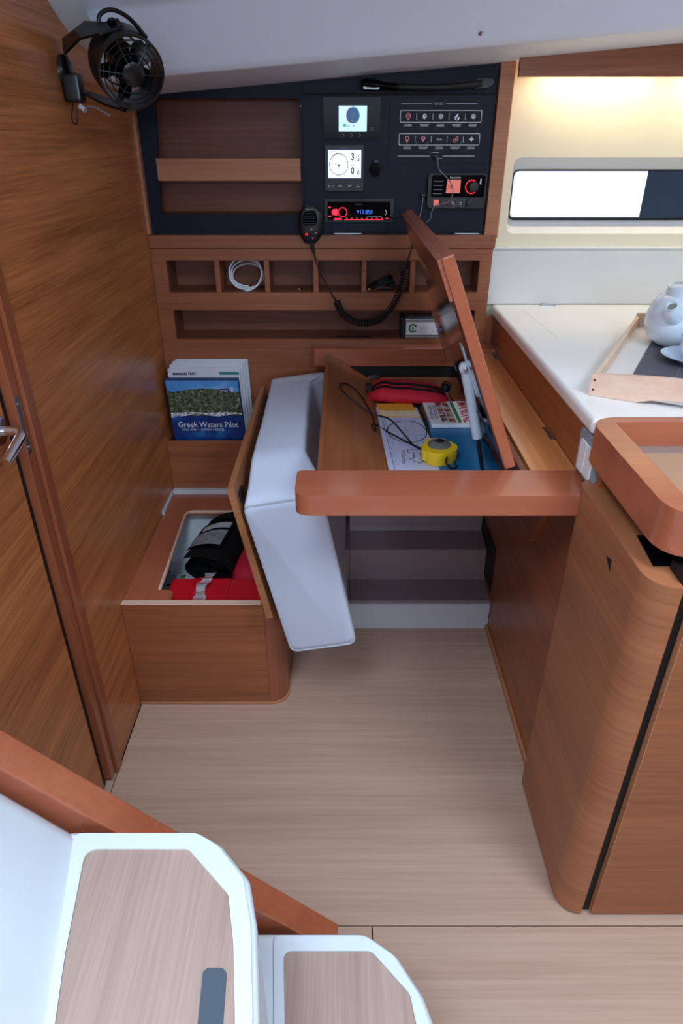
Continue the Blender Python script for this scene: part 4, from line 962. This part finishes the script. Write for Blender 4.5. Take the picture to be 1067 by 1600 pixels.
# fiddle round the sink cover
sf = thing('sink_fiddle', 'thick reddish wooden fiddle frame with rounded corners above the cabinet', 'fiddle', (.8, .9, .80))
fo_ = fillet([(.4280, .7330), (1.30, .7330), (1.30, 1.0760), (.4280, 1.0760)], [.055, .05, .05, .055], 10)
fi_ = fillet([(.4670, .7750), (1.26, .7750), (1.26, 1.0540), (.4670, 1.0540)], [.018, .03, .03, .012], 8)
obj('frame', plate(fo_, [fi_], .066, TOP(.874), .009, 4), M['trim_x'], sf)
obj('inner_tray', box(.465, 1.268, .770, 1.060, .812, .826), mat('tan_tray', (186, 146, 118), .5), sf)
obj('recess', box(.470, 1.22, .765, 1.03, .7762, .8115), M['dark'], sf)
obj('inner_step', box(.472, 1.25, 1.030, 1.0535, .826, .829), mat('grey_tray_step', (150, 128, 122), .5), sf)

# switch on the side panel
t = thing('light_switch', 'white rocker switch in a grey plate at the worktop corner', 'switch', (.441, 1.06, .80))
obj('switch_frame', prism(rr(-1.112, -1.020, .762, .8410, .003), .006, RIGHTF(.4350), .0012), M['switchplate'], t)
obj('rocker', prism(rr(-1.096, -1.066, .770, .826, .002), .005, RIGHTF(.4315), .0012), M['switchw'], t)
obj('rocker', prism(rr(-1.064, -1.034, .770, .826, .002), .005, RIGHTF(.4322), .0012), M['switchw'], t)

# serving tray (built along its own axes, turned on the worktop)
A_ = Vector((.872, -.490, 0)).normalized(); B_ = Vector((.490, .872, 0)).normalized(); B_ = (B_ - A_*A_.dot(B_)).normalized()
TO = Vector((.4655, 1.1905, .8735)); TW, TL = .40, .560
def tm(bm):
    for v in bm.verts: v.co = TO + A_*v.co.x + B_*v.co.y + Vector((0, 0, v.co.z))
    return bm
t = thing('serving_tray', 'pale wooden serving tray with a dark mat on the white worktop', 'tray', TO)
def handle_rail(y):
    top = [(0, .040)] + [(TW*s/12, .040+.014*math.sin(math.pi*s/12)) for s in range(1, 12)] + [(TW, .040)]
    bot = [(TW, 0), (TW*.79, 0)] + [(TW*.79-TW*.58*s/8, .016*math.sin(math.pi*s/8)**.6) for s in range(1, 8)] + [(TW*.21, 0), (0, 0)]
    bm = prism(top[::-1] + bot[::-1], .012, Matrix.Identity(4), .002)
    for v in bm.verts: v.co = Vector((v.co.x, y - v.co.z, v.co.y))
    return tm(bm)
e = obj('front_rail', handle_rail(-.001), M['birch'], t); obj('back_rail', handle_rail(TL-.013), M['birch'], t)
for x in (0, TW-.009): obj('side_rail', tm(box(x, x+.009, .0115, TL-.0135, .004, .034, .0015)), M['birch_y'], t)
obj('tray_base', tm(box(.008, TW-.008, .0115, TL-.014, .004, .010)), M['traywhite'], t)
for z in (.012, .030): obj('screw', tm(lathe([(0, .0015), (.002, .001), (.002, 0)], (.007, -.0008, z), 8, (0, -1, 0))), M['dark'], e)
mm = obj('slate_mat', tm(box(.058, TW-.040, .040, TL-.060, .0102, .0122, .0004, 1)), M['slate'], t)
obj('mat_seam', tm(box(.135, .1362, .041, TL-.062, .0122, .0125)), M['print_g'], mm)
ZT2 = .8735+.0123
t = thing('teapot', 'white china teapot with a short spout on the dark tray mat', 'teapot', (.766, 1.490, ZT2))
tc_ = (.766, 1.490, ZT2)
tp = obj('pot_body', lathe([(0, 0), (.046, 0), (.054, .003), (.074, .018), (.082, .042), (.0815, .064), (.075, .088), (.063, .104), (.053, .109), (.050, .108)], tc_, 48), M['china'], t)
obj('pot_lid', lathe([(.0528, .1086), (.0520, .116), (.050, .1255), (.043, .1310), (.024, .1335), (.0, .1345)], tc_, 36), M['china'], t)
sd = Vector((-.70, -.71, 0)).normalized(); c0 = Vector(tc_)
def sq(d_, z): return c0 + sd*d_ + Vector((0, 0, z))
spath = spline([sq(.050, .070), sq(.073, .078), sq(.090, .088), sq(.101, .0995)], 6)
obj('spout', tube(spath, [.034-.0225*(k/18)**.6 for k in range(19)], 18, cap=False), M['china'], tp)
obj('spout_mouth', lathe([(.0114, .0), (.0126, .0018), (.0108, .0034), (.0085, 0), (.008, -.010), (0, -.012)], sq(.1015, .1000), 18, (spath[-1]-spath[-2])), M['china'], tp)
obj('spout_inside', lathe([(.0086, .0005), (0, .0004)], sq(.1009, .0990), 18, (spath[-1]-spath[-2])), M['chinain'], tp)
obj('handle', tube(spline([c0-sd*.066+Vector((0, 0, .088)), c0-sd*.108+Vector((0, 0, .092)), c0-sd*.120+Vector((0, 0, .060)), c0-sd*.085+Vector((0, 0, .025)), c0-sd*.068+Vector((0, 0, .026))], 8), .0075, 12), M['china'], tp)
sc_ = (.735, 1.350, ZT2)
single('saucer', lathe([(0, 0), (.028, 0), (.030, .003), (.050, .010), (.066, .016), (.067, .0175), (.050, .0125), (.028, .006), (0, .005)], sc_, 44), M['china'], 'white china saucer in front of the teapot on the tray', 'saucer', base=sc_)
t = thing('teacup', 'white china cup standing on the saucer at the right edge', 'cup', (.745, 1.352, ZT2+.0052))
cc = (.738, 1.350, ZT2+.0055)
cp_ = obj('cup_body', lathe([(0, 0), (.021, 0), (.023, .004), (.034, .022), (.039, .052), (.0385, .0535), (.036, .050), (.031, .022), (.018, .006), (0, .005)], cc, 36), M['china'], t)
obj('cup_handle', tube(spline([(.774, 1.35, cc[2]+.043), (.794, 1.35, cc[2]+.040), (.794, 1.35, cc[2]+.022), (.770, 1.35, cc[2]+.016)], 6), .0035, 8), M['china'], cp_)

# ================================================================== FAN
fc_ = Vector((-.396, 1.462, 1.4085)); ax = Vector((.56, -.95, -.42)).normalized()
pv = Vector((0, 0, 1)); pv = (pv - ax*pv.dot(ax)); pv = (pv + ax.cross(pv)*.32).normalized(); q3 = ax.cross(pv).normalized()
FM = Matrix.Translation(fc_) @ Matrix((( q3.x, pv.x, ax.x, 0), (q3.y, pv.y, ax.y, 0), (q3.z, pv.z, ax.z, 0), (0, 0, 0, 1)))
t = thing('cabin_fan', 'black round cabin fan on a yoke bracket high on the left wall', 'fan', (-.527, 1.50, 1.42))
def fobj(nm, bm, par, m=None): bmesh.ops.transform(bm, matrix=FM, verts=bm.verts); return obj(nm, bm, m or M['fan'], par)
RF_ = .0600
drum = fobj('drum', lathe([(RF_, -.034), (RF_+.001, -.028), (RF_+.001, .030), (RF_, .033), (RF_-.004, .033), (RF_-.004, -.034), (RF_, -.034)], (0, 0, 0), 48), t)
def ringpts(r, z, n=40): return [(r*math.cos(2*math.pi*k/n), r*math.sin(2*math.pi*k/n), z) for k in range(n)]
gd = NB()
for r, z in ((.051, .034), (.042, .037), (.032, .039)): tube(ringpts(r, z), .0013, 6, closed=True, into=gd)
for k in range(6):
    a = R(60*k+20); tube([(.016*math.cos(a), .016*math.sin(a), .041), (.039*math.cos(a), .039*math.sin(a), .038), (.0585*math.cos(a), .0585*math.sin(a), .032)], .0013, 6, into=gd)
fobj('front_guard', gd, drum)
gd = NB()
for r in (.030, .042): tube(ringpts(r, -.034), .0015, 6, closed=True, into=gd)
for k in range(3):
    a = R(120*k+50); tube([(.015*math.cos(a), .015*math.sin(a), -.031), (.0585*math.cos(a), .0585*math.sin(a), -.032)], .0045, 8, into=gd)
fobj('rear_guard', gd, drum)
fobj('hub', lathe([(0, .046), (.014, .046), (.020, .043), (.022, .034), (.022, .018), (0, .018)], (0, 0, 0), 28), t)
fobj('motor', lathe([(0, .012), (.022, .012), (.026, .008), (.026, -.036), (.020, -.046), (0, -.046)], (0, 0, 0), 24), t)
for k in range(5):
    a0 = R(72*k+10); s = []
    for j in range(7):
        r = .019 + .032*j/6; hw = .010+.010*math.sin(math.pi*.8*j/6+.3); tw = R(48-18*j/6)
        cen = Vector((r*math.cos(a0), r*math.sin(a0), .006)); tg = Vector((-math.sin(a0), math.cos(a0), 0))
        d_ = tg*math.cos(tw) + Vector((0, 0, 1))*math.sin(tw); n_ = -tg*math.sin(tw) + Vector((0, 0, 1))*math.cos(tw)
        s.append([cen+d_*hw+n_*.0008, cen+n_*.0014, cen-d_*hw+n_*.0008, cen-d_*hw-n_*.0008, cen-n_*.0006, cen+d_*hw-n_*.0008])
    fobj('blade', loft(s), t)
# yoke strip
def strip(pts, wdir, wd, th):
    P_ = [Vector(p) for p in pts]; secs_ = []
    for i, p in enumerate(P_):
        a = P_[max(i-1, 0)]; b = P_[min(i+1, len(P_)-1)]; tg = (b-a).normalized(); w_ = Vector(wdir); w_ = (w_-tg*w_.dot(tg)).normalized(); n_ = tg.cross(w_)
        secs_.append([p+w_*wd/2+n_*th/2, p+w_*wd/2-n_*th/2, p-w_*wd/2-n_*th/2, p-w_*wd/2+n_*th/2])
    return loft(secs_)
pA = fc_ + pv*(RF_+.005) - ax*.002; pB = fc_ - pv*(RF_+.005) - ax*.002
wa = Vector((-.514, 1.49, 1.436)); wb2 = Vector((-.514, 1.505, 1.378))
dirw = (Vector((-.52, 1.50, 1.41)) - fc_).normalized()
yk = strip([pA - q3*.015, pA + q3*.02, pA + (wa-pA)*.55 + pv*.014, wa + Vector((0, 0, .006)), wa - Vector((0, 0, .02)), wb2, pB + (wb2-pB)*.5 - pv*.012, pB + q3*.02, pB - q3*.015], ax, .036, .0045)
yo = obj('yoke', yk, M['fan'], t)
obj('pivot_screw', lathe([(0, .008), (.006, .008), (.0075, .005), (.0075, -.002)], pA + pv*.002, 16, pv), M['gloss'], yo)
obj('pivot_screw', lathe([(0, .008), (.006, .008), (.0075, .005), (.0075, -.002)], pB - pv*.002, 16, -pv), M['fan'], yo)
obj('carry_loop', tube(spline([fc_ + pv*RF_*.96 + q3*.022 - ax*.03, fc_ + pv*(RF_+.015) + q3*.010 - ax*.034, fc_ + pv*(RF_+.018) - q3*.012 - ax*.03, fc_ + pv*(RF_+.004) - q3*.034 - ax*.012, fc_ + pv*(RF_*.68) - q3*(RF_*.76) + ax*.022], 7), .0038, 8), M['fan'], t)
obj('wall_foot', lathe([(0, .016), (.020, .014), (.028, .007), (.030, 0)], (-.5268, 1.498, 1.402), 24, (1, 0, 0)), M['fan'], t)
obj('switch_box', box(-.525, -.492, 1.470, 1.505, 1.352, 1.40, .006), M['fan'], t)
obj('wire', tube(spline([(-.50, 1.48, 1.355), (-.49, 1.465, 1.338), (-.475, 1.45, 1.345), (-.455, 1.44, 1.342), (-.43, 1.43, 1.33)], 6), .0016, 6), M['print_g'], t)
obj('wire', tube(spline([(-.515, 1.49, 1.355), (-.52, 1.48, 1.325), (-.51, 1.475, 1.318), (-.505, 1.475, 1.34)], 6), .0012, 6), M['rubber'], t)
obj('wire_connector', tube([(-.497, 1.472, 1.346), (-.486, 1.462, 1.340)], .0045, 8), M['strap'], t)

# ================================================================== COMPANIONWAY STEPS
cw = thing('companionway_steps', 'white moulded companionway steps with pale wood treads in the foreground', 'steps', (-.2, .25, 0))
def sk(y): return (.54-y)*.22
o2 = [(-.36, .540), (-.186, .540), (-.152, .520), (-.112, .476), (-.0965, .42), (-.084, .33), (-.076, .10), (-.08, -.10), (-.36, -.10)]
obj('upper_step', prism(fillet(o2, [0, .04, .02, .02, 0, 0, 0, 0, 0]), .513, TOP(.513), .010, 4), M['white'], cw)
i2 = [(-.3236, .512), (-.194, .512), (-.1345, .454), (-.121, .40), (-.1085, .325), (-.10, .10), (-.10, -.08), (-.205, -.08), (-.27, .22), (-.305, .39)]
obj('upper_rim', plate(fillet([(-.345, .5335), (-.187, .5335), (-.156, .515), (-.119, .473), (-.104, .42), (-.091, .33), (-.083, .10), (-.085, -.095), (-.222, -.095), (-.29, .22), (-.325, .39)], [.01, .03, .02, .02, 0, 0, 0, 0, 0, 0, 0]), [fillet(i2, [.015, .014, .014, .03, 0, 0, 0, 0, 0, 0])], .006, TOP(.5165), .0025, 2), M['white'], cw)
tr2 = obj('tread', prism(fillet([(x*.998-.0003, y) for x, y in i2], [.014, .014, .014, .03, 0, 0, 0, 0, 0, 0]), .003, TOP(.5145)), M['tread'], cw)
obj('grip_strip', prism(fillet([(-.1495, .371), (-.1450, .3745), (-.1290, .3745), (-.1238, .370), (-.1165, .27), (-.112, .10), (-.136, .10), (-.1425, .27)], [.003, .003, .003, .003, 0, 0, 0, 0]), .0012, TOP(.5158)), M['grip'], tr2)
o1 = [(-.30, .5405), (.035, .5405), (.080, .510), (.1135, .457), (.128, .41), (.138, .30), (.140, -.10), (-.30, -.10)]
obj('lower_step', prism(fillet(o1, [0, .04, .03, .02, 0, 0, 0, 0]), .272, TOP(.272), .010, 4), M['white'], cw)
i1 = [(-.084, .512), (.0431, .512), (.0938, .457), (.101, .41), (.108, .30), (.110, -.08), (-.050, -.08), (-.064, .30)]
obj('lower_rim', plate(fillet([(-.100, .533), (.034, .533), (.075, .506), (.107, .455), (.121, .41), (.130, .30), (.132, -.095), (-.060, -.095), (-.078, .30)], [.01, .04, .03, .02, 0, 0, 0, 0, 0]), [fillet(i1, [.012, .014, .014, .03, 0, 0, 0, 0])], .006, TOP(.2755), .0025, 2), M['white'], cw)
obj('tread', prism(fillet([(x*.998, y-.0003) for x, y in i1], [.012, .014, .014, .03, 0, 0, 0, 0]), .003, TOP(.2735)), M['tread'], cw)
rp = spline([(-.338, 0, .514), (-.350, 0, .519), (-.384, 0, .5575), (-.4227, 0, .6009), (-.47, 0, .66), (-.533, 0, .742)], 5)
sec = []
for y in (.540, .532, .518, .40, .25, .10, -.10):
    s_ = sk(y)*(.96) if y < .535 else 0; e_ = {.540: -.018, .532: -.007}.get(y, 0)
    front = [(max(p.x + s_, -.533), y, p.z + e_) for p in rp]; sec.append(front + [(-.5335, y, .742 + e_), (-.5335, y, .35), (-.338, y, .35)])
obj('upper_riser', loft(sec), M['white'], cw, ang=60)
obj('side_stringer', prism([(-.006, 0), (-.006, .1835), (-.534, .7312), (-.534, .50), (-.15, .0)], .048, FRONT(.552), .004), M['trim_x'], cw)
